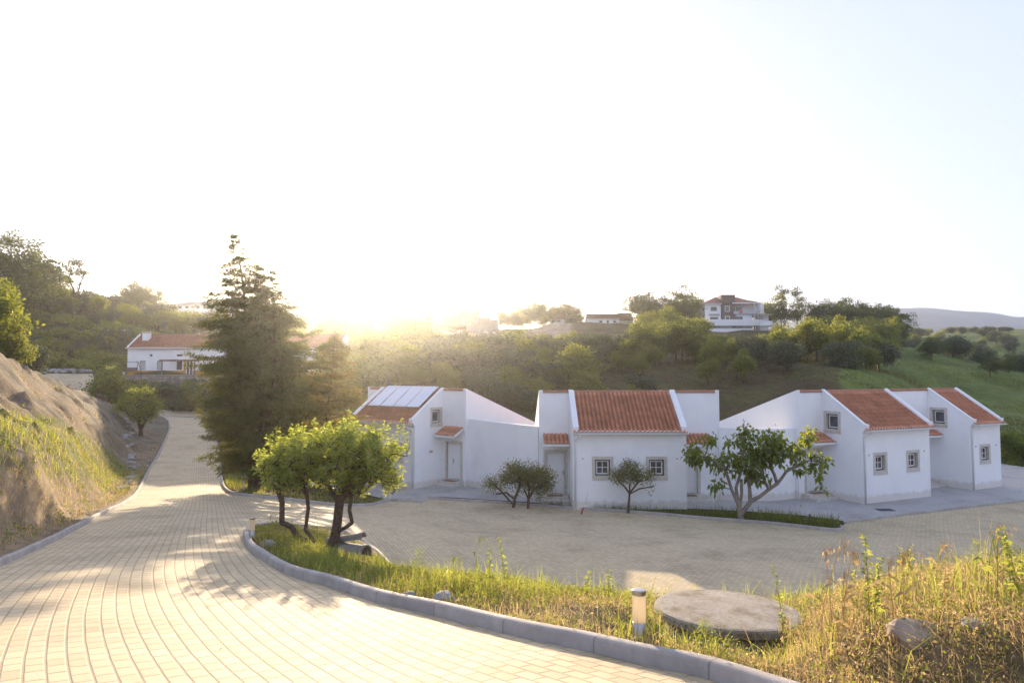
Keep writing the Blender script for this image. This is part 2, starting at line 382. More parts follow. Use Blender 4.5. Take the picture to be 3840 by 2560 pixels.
# forecourt (grey cobbles) outline
fc = [GP(*p) for p in [(1583,1882),(1500,1874),(1420,1858),(1330,1840)]]+[(-12,39.5,0),(-14,50,0),(34,50,0),(36,40,0),(33,36,0)]
fc += [GP(*p) for p in [(3840,1878),(3650,1900),(3400,1930),(3165,1960),(3120,1955),(3000,1938),(2850,1925),(2700,1915),(2569,1909),(2147,1903),(2060,1892),(1950,1882),(1760,1872),(1640,1862)]]
FC = np.array([p[:2] for p in fc])

def H(X, Y):
    sh = np.shape(X); x = np.ravel(np.asarray(X, float)); y = np.ravel(np.asarray(Y, float))
    hp = np.asarray(TP(x, y)).ravel(); ht = np.asarray(TT(x, y)).ravel()
    near = y < 110
    d = np.full(len(x), 1e3); ins = np.zeros(len(x), bool)
    if near.any():
        dd, _, _ = seg_dist(x[near], y[near], POLY, True); d[near] = dd; ins[near] = inside(x[near], y[near], POLY)
    # flat shelf beside the kerb, then the natural ground
    w0 = np.interp(y, [0, 10, 40, 90], [.18, .3, .8, 1.5]); w1 = np.interp(y, [0, 10, 18, 40, 90], [1.0, 1.0, 1.6, 4, 6])
    t = np.clip((d-w0)/(w1-w0), 0, 1); t = t*t*(3-2*t); t[ins] = 0
    h = (hp+.09*(~ins))*(1-t)+ht*t
    # the forecourt itself is level
    fci = inside(x, y, FC); df, _, _ = seg_dist(x, y, FC, True)
    tf = np.where(fci, 1.0, np.clip(1-(df-.2)/2.2, 0, 1)*(y > 26)); tf[ins] = 0
    tf = np.where(ins, 0, tf)
    h = h*(1-tf)+.06*tf
    return h.reshape(sh)
def Z(x, y): return float(H(np.array([x]), np.array([y]))[0])
def G(px, py):
    Ds = np.geomspace(2.5, 420, 900); pts = np.array([W(px, py, d) for d in Ds]); h = H(pts[:, 0], pts[:, 1])
    below = pts[:, 2] < h; i = int(np.argmax(below))
    if i == 0: return pts[-1]
    a, b = pts[i-1], pts[i]; ta = a[2]-h[i-1]; tb = b[2]-h[i]; return a+(b-a)*(ta/(ta-tb+1e-12))

# --- terrain sheet
hash2 = np.random.default_rng(5)
def vnoise(x, y, f, seed=0):
    """smooth value noise"""
    r = np.random.default_rng(seed).random((256, 256)); x = np.asarray(x)*f; y = np.asarray(y)*f
    xi = np.floor(x).astype(int); yi = np.floor(y).astype(int); fx = x-xi; fy = y-yi; fx = fx*fx*(3-2*fx); fy = fy*fy*(3-2*fy)
    a = r[xi % 256, yi % 256]; b = r[(xi+1) % 256, yi % 256]; c = r[xi % 256, (yi+1) % 256]; d = r[(xi+1) % 256, (yi+1) % 256]
    return (a*(1-fx)+b*fx)*(1-fy)+(c*(1-fx)+d*fx)*fy-.5
def fbm(x, y, f, seed=0, o=4):
    return sum(vnoise(x, y, f*2**i, seed+i)/2**i for i in range(o))
NX, NY = 460, 620
tv = np.linspace(math.log(7), math.log(2614), NY); sx = np.linspace(-1.55, 1.55, NX)
YY = (np.exp(tv)-14)[:, None]+0*sx[None]; XX = np.exp(tv)[:, None]*sx[None]
HH = H(XX, YY)
x_, y_ = XX.ravel(), YY.ravel()
nr = y_ < 110
ins = np.zeros(len(x_), bool); dd = np.full(len(x_), 1e3)
ins[nr] = inside(x_[nr], y_[nr], POLY); dd[nr] = seg_dist(x_[nr], y_[nr], POLY, True)[0]
fci = inside(x_, y_, FC); dfc = seg_dist(x_, y_, FC, True)[0]
z_ = HH.ravel().copy()
rough = np.clip((dd-.35)/2, 0, 1)*(~ins)*np.clip(dfc/2, 0, 1)*(~fci)
z_ += rough*(fbm(x_, y_, .8, 11)*.16+fbm(x_, y_, .08, 31)*np.clip((y_-60)/80, 0, 1)*2.0+fbm(x_, y_, 4, 51, 2)*.05*(y_ < 40))
# eroded gullies on the bare bank at the left
soil = ((x_ < -8) & (y_ < 85) & (dd > .3) & (~ins) & (x_ < -.28*y_-4))
cl = soil*np.clip((dd-.4)/1.5, 0, 1)
z_ += cl*(-(np.maximum(0, .22-np.abs(vnoise(x_*.35+y_*.12, y_*.5-x_*.2, 1.5, 77))))*1.3+(np.maximum(0, fbm(x_, y_, 1.6, 83, 3)))**1.5*.9+np.abs(fbm(x_, y_, 3.5, 87, 3))*.16)
z_[ins | ((dd < .13) & (dfc > .3) & (y_ < 60))] -= .3
z_[fci] -= .05
me = np_mesh('ground', np.c_[x_, y_, z_], (np.arange(NY-1)[:, None, None]*NX+np.arange(NX-1)[None, :, None]+np.array([0, 1, NX+1, NX])[None, None]).reshape(-1, 4), smooth=True)
# surface kinds: bare tan soil, brown scrub, sunburnt straw, green pasture
def c3(*c): return np.array(c)
col = np.zeros((len(x_), 3)); col[:] = c3(.075, .07, .03)
n1 = fbm(x_, y_, .25, 91)[:, None]
px_ = 1920+2560*x_/np.maximum(y_, 1)
green = (px_ > 3150) & (y_ > 45)
col[green] = c3(.13, .165, .04)
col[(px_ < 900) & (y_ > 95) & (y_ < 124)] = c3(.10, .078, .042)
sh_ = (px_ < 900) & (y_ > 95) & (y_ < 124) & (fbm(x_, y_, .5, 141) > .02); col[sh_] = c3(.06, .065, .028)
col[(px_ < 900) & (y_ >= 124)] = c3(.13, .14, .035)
mid = (px_ >= 900) & (px_ <= 3150) & (y_ > 48); col[mid] = c3(.095, .075, .038)
col[mid & (n1[:, 0] > .12)] = c3(.085, .078, .03)
site = (px_ > 1450) & (px_ < 2150) & (y_ > 150) & (y_ < 215); col[site] = c3(.36, .29, .22)
ls = (x_ < -.28*y_-3) & (y_ < 92) & (px_ < 700); col[ls] = c3(.20, .17, .13)
band = ls & (n1[:, 0] > .1); col[band] = c3(.18, .135, .095)
gl = ls & (y_ < 44) & (x_ > -.42*y_-7.4) & (fbm(x_, y_, .5, 61) > -.25); col[gl] = c3(.14, .14, .05)
cut = ls & (dd < 1.3) & (y_ < 40); col[cut] = c3(.27, .20, .13)
nearr = (y_ < 26) & (~ls) & (x_ > -9); col[nearr] = c3(.17, .125, .07)
col *= (1+.5*n1)
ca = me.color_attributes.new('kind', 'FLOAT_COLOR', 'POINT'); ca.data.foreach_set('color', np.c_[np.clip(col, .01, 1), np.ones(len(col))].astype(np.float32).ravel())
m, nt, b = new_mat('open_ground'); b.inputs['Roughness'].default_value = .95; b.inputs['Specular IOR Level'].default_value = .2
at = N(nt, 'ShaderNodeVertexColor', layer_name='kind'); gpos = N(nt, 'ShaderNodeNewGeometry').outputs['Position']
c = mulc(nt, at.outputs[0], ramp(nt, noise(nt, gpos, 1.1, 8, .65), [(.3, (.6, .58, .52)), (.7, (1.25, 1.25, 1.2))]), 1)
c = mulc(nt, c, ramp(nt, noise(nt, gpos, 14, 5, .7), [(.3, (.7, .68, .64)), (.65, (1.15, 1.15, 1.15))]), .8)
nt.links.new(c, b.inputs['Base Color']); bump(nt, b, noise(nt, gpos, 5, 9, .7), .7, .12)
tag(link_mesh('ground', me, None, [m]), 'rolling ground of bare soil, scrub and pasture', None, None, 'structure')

# --- paved road and court, one sheet inside the outline
def sheet(name, poly, step_fn, hfun, uvfun, mat, dz=0.0):
    P = np.array(poly); pts = [Vector((float(a), float(b))) for a, b in P]; n = len(pts)
    x0, y0 = P.min(0); x1, y1 = P.max(0); inner = []
    y = y0
    while y < y1:
        s = step_fn(y); xs = np.arange(x0, x1, s); xs = xs+(random.random()-.5)*s*.2
        ok = inside(xs, np.full(len(xs), y), P); d = seg_dist(xs, np.full(len(xs), y), P, True)[0]
        inner += [(float(a), float(y)) for a, o, q in zip(xs, ok, d) if o and q > s*.4]
        y += s
    vs = pts+[Vector(q) for q in inner]
    cv, ce, cf, *_ = delaunay_2d_cdt(vs, [(i, (i+1) % n) for i in range(n)], [], 1, 1e-5)
    V = np.array([(v.x, v.y) for v in cv]); z = hfun(V[:, 0], V[:, 1])+dz
    tri = []
    for f in cf:
        a, b_, c_ = [V[i] for i in f[:3]]
        if (b_[0]-a[0])*(c_[1]-a[1])-(b_[1]-a[1])*(c_[0]-a[0]) < 0: f = f[::-1]
        tri.append(tuple(f[:3]))
    me = np_mesh(name, np.c_[V, z], np.array(tri), smooth=True, uv=uvfun(V[:, 0], V[:, 1]))
    return link_mesh(name, me, None, [mat])
random.seed(3)
guide = np.array(catmull([(10.6,-9),(7.6,-5),(4.5,-1),(1.5,2.9),(-1.2,6.4),(-3.2,9.7),(-4.95,13.3),(-7,17.8),(-9.8,24.2),(-13.3,32),(-17.8,42),(-22.8,53),(-30,69),(-35,83),(-60,92)], 7))
def road_uv(x, y):
    d, a, s = seg_dist(x, y, guide); u = np.where(s == 0, 1, s)*d
    return np.c_[a, u]
def court_uv(x, y):
    return np.c_[x*.985+y*.17, y*.985-x*.17]
def setts(name, bw, bh, c1, c2, mortar, offset=.5, msize=.014, bumpd=.012):
    m, nt, b = new_mat(name); b.inputs['Roughness'].default_value = .78; b.inputs['Specular IOR Level'].default_value = .35
    uv = N(nt, 'ShaderNodeUVMap').outputs[0]
    gp = N(nt, 'ShaderNodeNewGeometry').outputs['Position']
    # joints wander a little
    nz = N(nt, 'ShaderNodeTexNoise'); nz.inputs['Scale'].default_value = 2.0; nt.links.new(gp, nz.inputs['Vector'])
    sub = N(nt, 'ShaderNodeVectorMath', operation='MULTIPLY_ADD'); nt.links.new(nz.outputs['Color'], sub.inputs[0]); sub.inputs[1].default_value = (.03, .012, 0); nt.links.new(uv, sub.inputs[2])
    br = N(nt, 'ShaderNodeTexBrick'); br.offset = offset; br.inputs['Scale'].default_value = 1; br.inputs['Brick Width'].default_value = bw; br.inputs['Row Height'].default_value = bh
    br.inputs['Mortar Size'].default_value = msize; br.inputs['Mortar Smooth'].default_value = .6; br.inputs['Bias'].default_value = 0
    br.inputs['Color1'].default_value = (*c1, 1); br.inputs['Color2'].default_value = (*c2, 1); br.inputs['Mortar'].default_value = (*mortar, 1)
    nt.links.new(sub.outputs[0], br.inputs['Vector'])
    c = mulc(nt, br.outputs['Color'], ramp(nt, noise(nt, gp, .55, 6, .6), [(.3, (.76, .74, .72)), (.5, (1, 1, 1)), (.68, (1.08, 1.07, 1.05))]), 1)
    c = mulc(nt, c, ramp(nt, noise(nt, gp, 90, 3, .8), [(.3, (.8, .8, .8)), (.7, (1.12, 1.12, 1.12))]), .7)
    nt.links.new(c, b.inputs['Base Color'])
    inv = N(nt, 'ShaderNodeMath', operation='SUBTRACT'); inv.inputs[0].default_value = 1; nt.links.new(br.outputs['Fac'], inv.inputs[1])
    mix = N(nt, 'ShaderNodeMath', operation='MULTIPLY_ADD'); nt.links.new(noise(nt, gp, 30, 5), mix.inputs[0]); mix.inputs[1].default_value = .25; nt.links.new(inv.outputs[0], mix.inputs[2])
    bump(nt, b, mix.outputs[0], .5, bumpd)
    return m
M['setts'] = setts('sandy_setts', .205, .135, (.58, .47, .30), (.47, .375, .23), (.34, .275, .17))
M['court'] = setts('sandy_court_setts', .205, .115, (.48, .39, .25), (.41, .335, .215), (.50, .44, .31), msize=.010)
M['cobble'] = setts('grey_cobbles', .11, .11, (.50, .48, .46), (.40, .385, .37), (.34, .32, .30), .3, .014, .02)
# the sheet is cut at the junction: the road and, below the bed, the court of the houses
cutl = [tuple(RD(850,1848)[:2]), tuple(GP(940,1900)[:2]), tuple(GP(950,1950)[:2]), tuple(GP(922,1992)[:2])]
road_uvd = lambda x, y: road_uv(x, y)
def split_uv(x, y): return road_uv(x, y)
hpav = lambda x, y: TP(x, y)
tag(sheet('road', POLY, lambda y: .28 if y < 16 else (.5 if y < 50 else 1.2), hpav, lambda x, y: road_uv(x, y), M['setts']), 'sand coloured sett paved road and court', None, None, 'structure')
tag(sheet('forecourt', FC, lambda y: .8, lambda x, y: 0*x+.075, lambda x, y: court_uv(x, y), M['cobble']), 'grey cobbled forecourt of the white houses', None, None, 'structure')

# --- kerbs
def kerb_mat():
    m, nt, b = new_mat('kerb_concrete'); b.inputs['Roughness'].default_value = .85
    uv = N(nt, 'ShaderNodeUVMap').outputs[0]; gp = N(nt, 'ShaderNodeNewGeometry').outputs['Position']
    br = N(nt, 'ShaderNodeTexBrick'); br.offset = 0; br.inputs['Scale'].default_value = 1; br.inputs['Brick Width'].default_value = 1.0; br.inputs['Row Height'].default_value = 40
    br.inputs['Mortar Size'].default_value = .008; br.inputs['Color1'].default_value = (.42, .385, .35, 1); br.inputs['Color2'].default_value = (.35, .32, .295, 1); br.inputs['Mortar'].default_value = (.24, .22, .20, 1)
    nt.links.new(uv, br.inputs['Vector'])
    c = mulc(nt, br.outputs['Color'], ramp(nt, noise(nt, gp, 3.5, 8, .7), [(.3, (.72, .70, .68)), (.7, (1.1, 1.1, 1.1))]), 1)
    nt.links.new(c, b.inputs['Base Color']); bump(nt, b, noise(nt, gp, 60, 6, .7), .35, .01); return m
M['kerb'] = kerb_mat()
def kerb(line, side, name='kerb', w=.12, h=.115, label='grey concrete kerb', hfun=None):
    """side: +1 kerb lies left of the running direction"""
    P = [np.array(p[:2], float) for p in line]
    # resample
    Q = [P[0]]
    for a, b_ in zip(P[:-1], P[1:]):
        L = np.linalg.norm(b_-a); st = .25 if a[1] < 40 else .8; n = max(1, int(L/st))
        for k in range(1, n+1): Q.append(a+(b_-a)*k/n)
    Q = np.array(Q); T = np.gradient(Q, axis=0); T /= np.linalg.norm(T, axis=1)[:, None]+1e-9
    Nn = np.c_[-T[:, 1], T[:, 0]]*side; z = TP(Q[:, 0], Q[:, 1])
    rs = np.random.default_rng(len(Q)); z = z+np.interp(np.arange(len(Q)), np.arange(0, len(Q)+4, 4), rs.normal(0, .004, len(np.arange(0, len(Q)+4, 4))))
    prof = [(0, -.35), (.006, h-.02), (.025, h), (w-.015, h+.002), (w, h-.015), (w, -.35)]
    arc = np.r_[0, np.cumsum(np.linalg.norm(np.diff(Q, axis=0), axis=1))]
    V = []; UV = []; acc = 0
    for j, (o, zz) in enumerate(prof):
        V.append(np.c_[Q+Nn*o, z+zz]); UV.append(np.c_[arc, np.full(len(arc), j*.1+.05)])
    n = len(Q); V = np.concatenate(V); UV = np.concatenate(UV); Fq = []
    for j in range(len(prof)-1):
        for i in range(n-1):
            q = (j*n+i, j*n+i+1, (j+1)*n+i+1, (j+1)*n+i); Fq.append(q if side < 0 else q[::-1])
    me = np_mesh(name, V, np.array(Fq), uv=UV); k0 = len(me.polygons)
    o = link_mesh(name, me, None, [M['kerb']]); tag(o, label, None, None, 'structure'); return o
kerb(sm_front, 1, label='grey concrete kerb of the near planting bed')
kerb([p for p in sm_left], 1, label='grey concrete kerb along the left bank')
kerb(sm_rr, -1+2, label='grey kerb below the conifers') if False else kerb(sm_rr, 1, label='grey kerb below the conifers')
kerb(sm_hk, 1, label='grey kerb in front of the white houses')
kerb(sm_bed+[sm_front[0]], 1, label='grey kerb at the back of the near bed')
kerb([GP(1488,1879), GP(1583,1884)], 1, w=.2, h=.16, label='short straight kerb at the forecourt corner')
kerb([p for p in spur[::-1]]+[], -1, label='kerb below the yellow plinth house')
kerb([W(900,1600,79.5), W(780,1568,78), W(700,1556,80), W(610,1552,82)], 1, h=.14, label='low kerb across the road bend')
kerb(court_right[:4]+[(33,35.5,0)], 1, w=.12, h=.085, label='flush grey edging between the court and the forecourt')
# ------------------------------------------------------------------ tiled roof surface
def tile_mesh(name, w, L, per=.205, row=.33, amp=.06, mat=None, parent=None, origin=(0, 0, 0), A=(1, 0, 0), Dn=(0, -1, 0), step=.022, n=6):
    """w along A, L down the slope along unit vector Dn, both in parent space"""
    A = Vector(A); Dn = Vector(Dn); Nn = A.cross(-Dn).normalized(); o = Vector(origin)
    nc = max(1, int(round(w/per))); per = w/nc; xs = np.linspace(0, w, nc*n+1)
    nr = max(1, int(round(L/row))); row = L/nr; ys = []; zs = []; ru = []
    for r in range(nr):
        ys += [r*row, (r+1)*row+(.006 if r < nr-1 else 0)]; zs += [0, step]; ru += [r+.02, r+.98]
    ys = np.array(ys); zs = np.array(zs)
    ph = (xs/per) % 1; wave = amp*np.where(ph < .62, np.maximum(np.sin(ph/.62*pi), 0)**.8, -.25*np.sin((ph-.62)/.38*pi))
    Xg, Yg = np.meshgrid(xs, ys); Zg = zs[:, None]+wave[None]
    V = np.array(o)[None]+Xg.ravel()[:, None]*np.array(A)+Yg.ravel()[:, None]*np.array(Dn)+Zg.ravel()[:, None]*np.array(Nn)
    uv = np.c_[np.repeat(((xs/per))[None], len(ys), 0).ravel()*.9999, np.repeat(np.array(ru)[:, None], len(xs), 1).ravel()]
    nx = len(xs); i = np.arange(len(ys)-1)[:, None]*nx+np.arange(nx-1)[None]
    Fq = np.stack([i, i+nx, i+nx+1, i+1], -1).reshape(-1, 4)
    me = np_mesh(name, V, Fq, uv=uv)
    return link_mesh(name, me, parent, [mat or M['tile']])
def ridge_mesh(name, x0, x1, y, z, parent, mat=None, r=.1, L=.38):
    mb = MB(); n = max(1, int(round((x1-x0)/L))); L = (x1-x0)/n
    for k in range(n):
        a = x0+k*L; pts = []
        for (xx, rr) in ((a, r), (a+L*.98, r*1.16)):
            pts.append([(xx, y+cos(t)*rr*1.15, z+sin(t)*rr) for t in np.linspace(-.15, pi+.15, 9)])
        b = pts[0]+pts[1]; mb.add(b, [(i, i+1, 10+i, 9+i) for i in range(8)])
        mb.add(pts[1]+[(a+L*.98, y, z-.02)], [(i, i+1, 9) for i in range(8)])
    o = mb.build(name, mat or M['tile'], parent); return o

# ------------------------------------------------------------------ windows, doors, canopies
def frame3(o, A, B, Nn):
    o, A, B, Nn = Vector(o), Vector(A), Vector(B), Vector(Nn)
    return lambda a, b, n: o+A*a+B*b+Nn*n
def qbox(mb, T, a0, b0, n0, a1, b1, n1, m=0):
    vs = [T(a, b, n) for n in (n0, n1) for b in (b0, b1) for a in (a0, a1)]
    mb.add(vs, [(0, 2, 3, 1), (4, 5, 7, 6), (0, 1, 5, 4), (2, 6, 7, 3), (0, 4, 6, 2), (1, 3, 7, 5)], m)
def window(parent, T, a0, b0, a1, b1, four=True, opn=False):
    """T maps (along, up, inward); surround is the stone outline a0..a1, b0..b1"""
    s = .15; sb = .2
    mb = MB(); p = -.018
    qbox(mb, T, a0, b1-s, p, a1, b1, .2); qbox(mb, T, a0, b0, p-.012, a1, b0+sb, .2)
    qbox(mb, T, a0, b0+sb, p, a0+s, b1-s, .2); qbox(mb, T, a1-s, b0+sb, p, a1, b1-s, .2)
    mb.build('stone_surround', M['stone'], parent)
    c0, d0, c1, d1 = a0+s, b0+sb, a1-s, b1-s
    mb = MB(); f = .045
    for q in ((c0, d0, c1, d0+f), (c0, d1-f, c1, d1), (c0, d0+f, c0+f, d1-f), (c1-f, d0+f, c1, d1-f)): qbox(mb, T, q[0], q[1], .13, q[2], q[3], .2)
    w = mb.build('window', M['darkwood'], parent)
    c0 += f+.012; c1 -= f+.012; d0 += f+.012; d1 -= f+.012
    mb = MB(); f = .05
    for q in ((c0, d0, c1, d0+f), (c0, d1-f, c1, d1), (c0, d0+f, c0+f, d1-f), (c1-f, d0+f, c1, d1-f)): qbox(mb, T, q[0], q[1], .12, q[2], q[3], .17)
    if four:
        cm = (c0+c1)/2; dm = (d0+d1)/2
        qbox(mb, T, cm-.014, d0+f, .135, cm+.014, d1-f, .165); qbox(mb, T, c0+f, dm-.014, .137, c1-f, dm+.014, .163)
    mb.build('window_frame', M['white'], w)
    mb = MB(); qbox(mb, T, c0+f-.005, d0+f-.005, .15, c1-f+.005, d1-f+.005, .156); mb.build('pane', M['glass'], w)
def door(parent, T, a0, a1, z0, z1, leaf=None, hinge=1):
    s = .14; mb = MB()
    qbox(mb, T, a0-s, z0-.02, -.02, a0, z1+s, .22); qbox(mb, T, a1, z0-.02, -.02, a1+s, z1+s, .22); qbox(mb, T, a0, z1, -.02, a1, z1+s, .22)
    mb.build('stone_surround', M['stone'], parent)
    mb = MB(); 
    if leaf:
        qbox(mb, T, a0, z0+.03, .10, a0+leaf-.006, z1, .15); qbox(mb, T, a0+leaf+.006, z0+.03, .10, a1, z1, .15)
    else: qbox(mb, T, a0+.01, z0+.03, .10, a1-.01, z1-.01, .15)
    qbox(mb, T, a0, z0, .145, a1, z1, .21)
    d = mb.build('door', M['white'], parent)
    ha = (a0+leaf+.04) if leaf else (a1-.10 if hinge > 0 else a0+.04)
    mb = MB(); qbox(mb, T, ha, z0+.92, .088, ha+.055, z0+1.18, .102); sgn = -1 if hinge > 0 else 1
    if leaf: sgn = 1
    qbox(mb, T, min(ha+.027, ha+.027+sgn*.15), z0+1.05, .045, max(ha+.027, ha+.027+sgn*.15), z0+1.07, .065); qbox(mb, T, ha+.018, z0+1.048, .06, ha+.038, z0+1.072, .09)
    mb.build('handle', M['metal'], d)
    mb = MB(); qbox(mb, T, a0-.02, z0-.05, -.05, a1+.02, z0+.03, .22); mb.build('threshold', M['stone'], parent)
    mb = MB(); qbox(mb, T, a0+.2, z0-.005, -.012, a1-.15, z0+.033, .099); mb.build('draught_strip', M['slate'], parent)
def canopy(parent, a0, a1, y, zt, dep=.85, drop=.42):
    """tiled door canopy along x a0..a1, fixed to the wall at y, falling towards -y"""
    L = math.hypot(dep, drop); sl = Vector((0, -dep/L, -drop/L))
    mb = MB()
    t = .11
    vs = []
    for a in (a0, a1):
        vs += [(a, y, zt-.02), (a, y-dep, zt-drop-.02), (a, y-dep, zt-drop-t-.02), (a, y, zt-t-.02)]
    mb.add(vs, [(0, 1, 2, 3), (7, 6, 5, 4), (0, 4, 5, 1), (1, 5, 6, 2), (2, 6, 7, 3), (3, 7, 4, 0)])
    cn = mb.build('canopy', M['white'], parent)
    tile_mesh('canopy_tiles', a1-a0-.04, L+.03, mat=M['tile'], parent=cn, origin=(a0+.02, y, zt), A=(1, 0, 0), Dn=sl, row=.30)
    return cn
def doormat(name_lab, parent_m, T, a0, a1, z, n0, n1):
    mb = MB(); qbox(mb, T, a0, z, n0, a1, z+.018, n1)
    o = mb.build('doormat', M['mat']); o.matrix_world = parent_m; tag(o, name_lab, 'doormat', 'doormats of the white houses'); return o

# ------------------------------------------------------------------ the white row houses
LR, ZR, ZE, SLP = 2.3, 5.42, 3.83, .69
def row_house(cx, cy, ang, w, wl, wr, label, fwin, side_win, doors, gutter_side, back=7.2, zb=0.0, panels=False, number=None, left_gable=True, right_gable=True):
    root = empty('white_house', (cx, cy, zb), ang); tag(root, label, 'house', 'terrace of white tiled roof houses')
    mb = MB(); t = .26; sv = .19
    X, Zv = (1, 0, 0), (0, 0, 1)
    holes = [(a0+.001, b0+.001, a1-.001, b1-.001) for a0, b0, a1, b1 in fwin]
    mb.slab([(t, -.5), (w-t, -.5), (w-t, ZE-.05), (t, ZE-.05)], [(a, b, c, d) for a, b, c, d in holes], .25, (0, 0, 0), X, Zv, (0, 1, 0))
    # side walls with kneeler and raised verge
    zt = lambda y: ZR+.11-SLP*(LR-y)
    for k, (x0, nx) in enumerate(((0, 1), (w, -1))):
        hs = []
        if side_win == k: hs = [(1.2, 3.36, 2.2, 4.46)]
        mb.slab([(0, -.5), (LR, -.5), (LR, ZR+.11), (-.03, zt(-.03)), (-.22, zt(-.03)-.03), (-.2, zt(-.03)-.2), (0, zt(0)-.48)], hs, t, (x0, 0, 0), (0, 1, 0), Zv, (nx, 0, 0))
    # tall wall in the plane of the ridge, with the doors
    for (x0, x1, k) in ((-wl, 0, 0), (w, w+wr, 1)):
        if x1-x0 < .1: continue
        hs = [(d[0]-x0, d[2], d[1]-x0, d[3]) for d in doors if d[4] == k]
        mb.slab([(0, -.5), (x1-x0, -.5), (x1-x0, ZR-.03), (0, ZR-.03)], hs, .26, (x0, LR+.002, 0), X, Zv, (0, 1, 0))
    zb_ = ZR-(back)*.34
    for k, (x0, nx) in enumerate(((-wl-.002, 1), (w+wr+.002, -1))):
        if (k == 0 and not left_gable) or (k == 1 and not right_gable): continue
        mb.slab([(0, -1.5), (back, -1.5), (back, zb_+.12), (.0, ZR+.12)], [], .2, (x0, LR-.01, 0), (0, 1, 0), Zv, (nx, 0, 0))
    mb.slab([(0, -1.5), (w+wl+wr-.42, -1.5), (w+wl+wr-.42, zb_-.02), (0, zb_-.02)], [], .25, (-wl+.21, LR+back-.02, 0), X, Zv, (0, -1, 0))
    mb.build('wall', M['plaster'], root)
    # white verge cappings
    for x0 in (0, w-sv):
        mb = MB(); y0, y1 = -.05, LR
        vs = []
        for x in (x0-.012, x0+sv+.012): vs += [(x, y0, zt(y0)-.03), (x, y1, zt(y1)-.03), (x, y1, zt(y1)+.035), (x, y0, zt(y0)+.035)]
        mb.add(vs, [(0, 1, 2, 3), (7, 6, 5, 4), (0, 4, 5, 1), (1, 5, 6, 2), (2, 6, 7, 3), (3, 7, 4, 0)])
        mb.build('verge', M['white'], root)
    L = math.hypot(LR+.30, (LR+.30)*SLP); dn = Vector((0, -1, -SLP)).normalized()
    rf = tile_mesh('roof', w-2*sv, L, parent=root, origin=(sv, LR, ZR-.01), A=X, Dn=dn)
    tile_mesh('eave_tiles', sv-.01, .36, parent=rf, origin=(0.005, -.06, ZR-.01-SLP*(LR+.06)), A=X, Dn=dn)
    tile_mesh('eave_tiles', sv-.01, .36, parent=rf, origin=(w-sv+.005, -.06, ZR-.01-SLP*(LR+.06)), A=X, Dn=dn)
    mb = MB(); mb.box(.02, -.245, ZE-.19, w-.02, -.005, ZE-.125); mb.build('soffit', M['plaster'], root)
    dnb = Vector((0, 1, -.34)).normalized()
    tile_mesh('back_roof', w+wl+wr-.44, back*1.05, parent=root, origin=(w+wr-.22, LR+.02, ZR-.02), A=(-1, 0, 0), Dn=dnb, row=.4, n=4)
    ridge_mesh('ridge_tiles', -wl+.2, w+wr-.2, LR+.08, ZR+.0, root)
    # gutter and downpipe
    mb = MB(); gy, gz = -.33, ZE-.235
    prof = [(gy+.065*cos(a), gz+.065*sin(a)) for a in np.linspace(pi, 2*pi, 8)]
    vs = [(x, y, z) for x in (-.03, w+.03) for y, z in prof]
    vs += [(x, gy+.053*cos(a), gz+.006+.053*sin(a)) for x in (-.03, w+.03) for a in np.linspace(pi, 2*pi, 8)]
    fs = [(i, i+1, 9+i, 8+i) for i in range(7)]+[(16+i, 24+i, 25+i, 17+i) for i in range(7)]+[(0, 16, 24, 8), (7, 15, 31, 23)]
    fs += [tuple(range(8)), tuple(range(8, 16))]
    mb.add(vs, fs); gt = mb.build('gutter', M['zinc_white'], root)
    gx = .3 if gutter_side < 0 else w-.3; ex = .1 if gutter_side < 0 else w-.1
    mb = MB(); mb.tube([(gx, gy, gz-.05), (gx, gy, gz-.16), (ex, -.07, gz-.3), (ex, -.055, gz-.42), (ex, -.055, .02)], .042, 8); mb.build('downpipe', M['zinc_white'], root, True)
    # windows
    Tf = frame3((0, 0, 0), (1, 0, 0), (0, 0, 1), (0, 1, 0))
    for q in fwin: window(root, Tf, *q)
    if side_win == 0: window(root, frame3((0, 0, 0), (0, 1, 0), (0, 0, 1), (1, 0, 0)), 1.2, 3.36, 2.2, 4.46, False)
    if side_win == 1: window(root, frame3((w, 0, 0), (0, 1, 0), (0, 0, 1), (-1, 0, 0)), 1.2, 3.36, 2.2, 4.46, False)
    # small vents
    for vx_ in (.45, w-.45): mb = MB(); mb.tube([(vx_, .02, 2.4), (vx_, -.03, 2.4)], .03, 8); mb.build('vent', M['mat'], root)
    Td = frame3((0, LR, 0), (1, 0, 0), (0, 0, 1), (0, 1, 0))
    bpy.context.view_layer.update(); mw = root.matrix_world.copy()
    for d in doors:
        a0, a1, z0, z1, k, leaf, hinge, matlab = d
        door(root, Td, a0+.0, a1-.0, z0, z1, leaf, hinge)
        x0, x1 = (-wl, -.02) if k == 0 else (w+.02, w+wr)
        if k == 0: x0 = max(x0+.1, -1.75)
        else: x1 = min(x1-.1, w+1.75)
        canopy(root, x0+.08, x1-.02, LR-.004, 3.36)
        # doorstep: slab with a bevelled nosing
        mb = MB(); qbox(mb, Td, x0+.02, z0-.34, -.98, x1-.01, z0-.16, -.004); qbox(mb, Td, x0+.06, z0-.161, -.5, x1-.05, z0-.03, -.006)
        mb.build('doorstep', M['stone'], root)
        doormat(matlab, mw, Td, a0+.05, a1-.15, z0-.028, -.46, -.08)
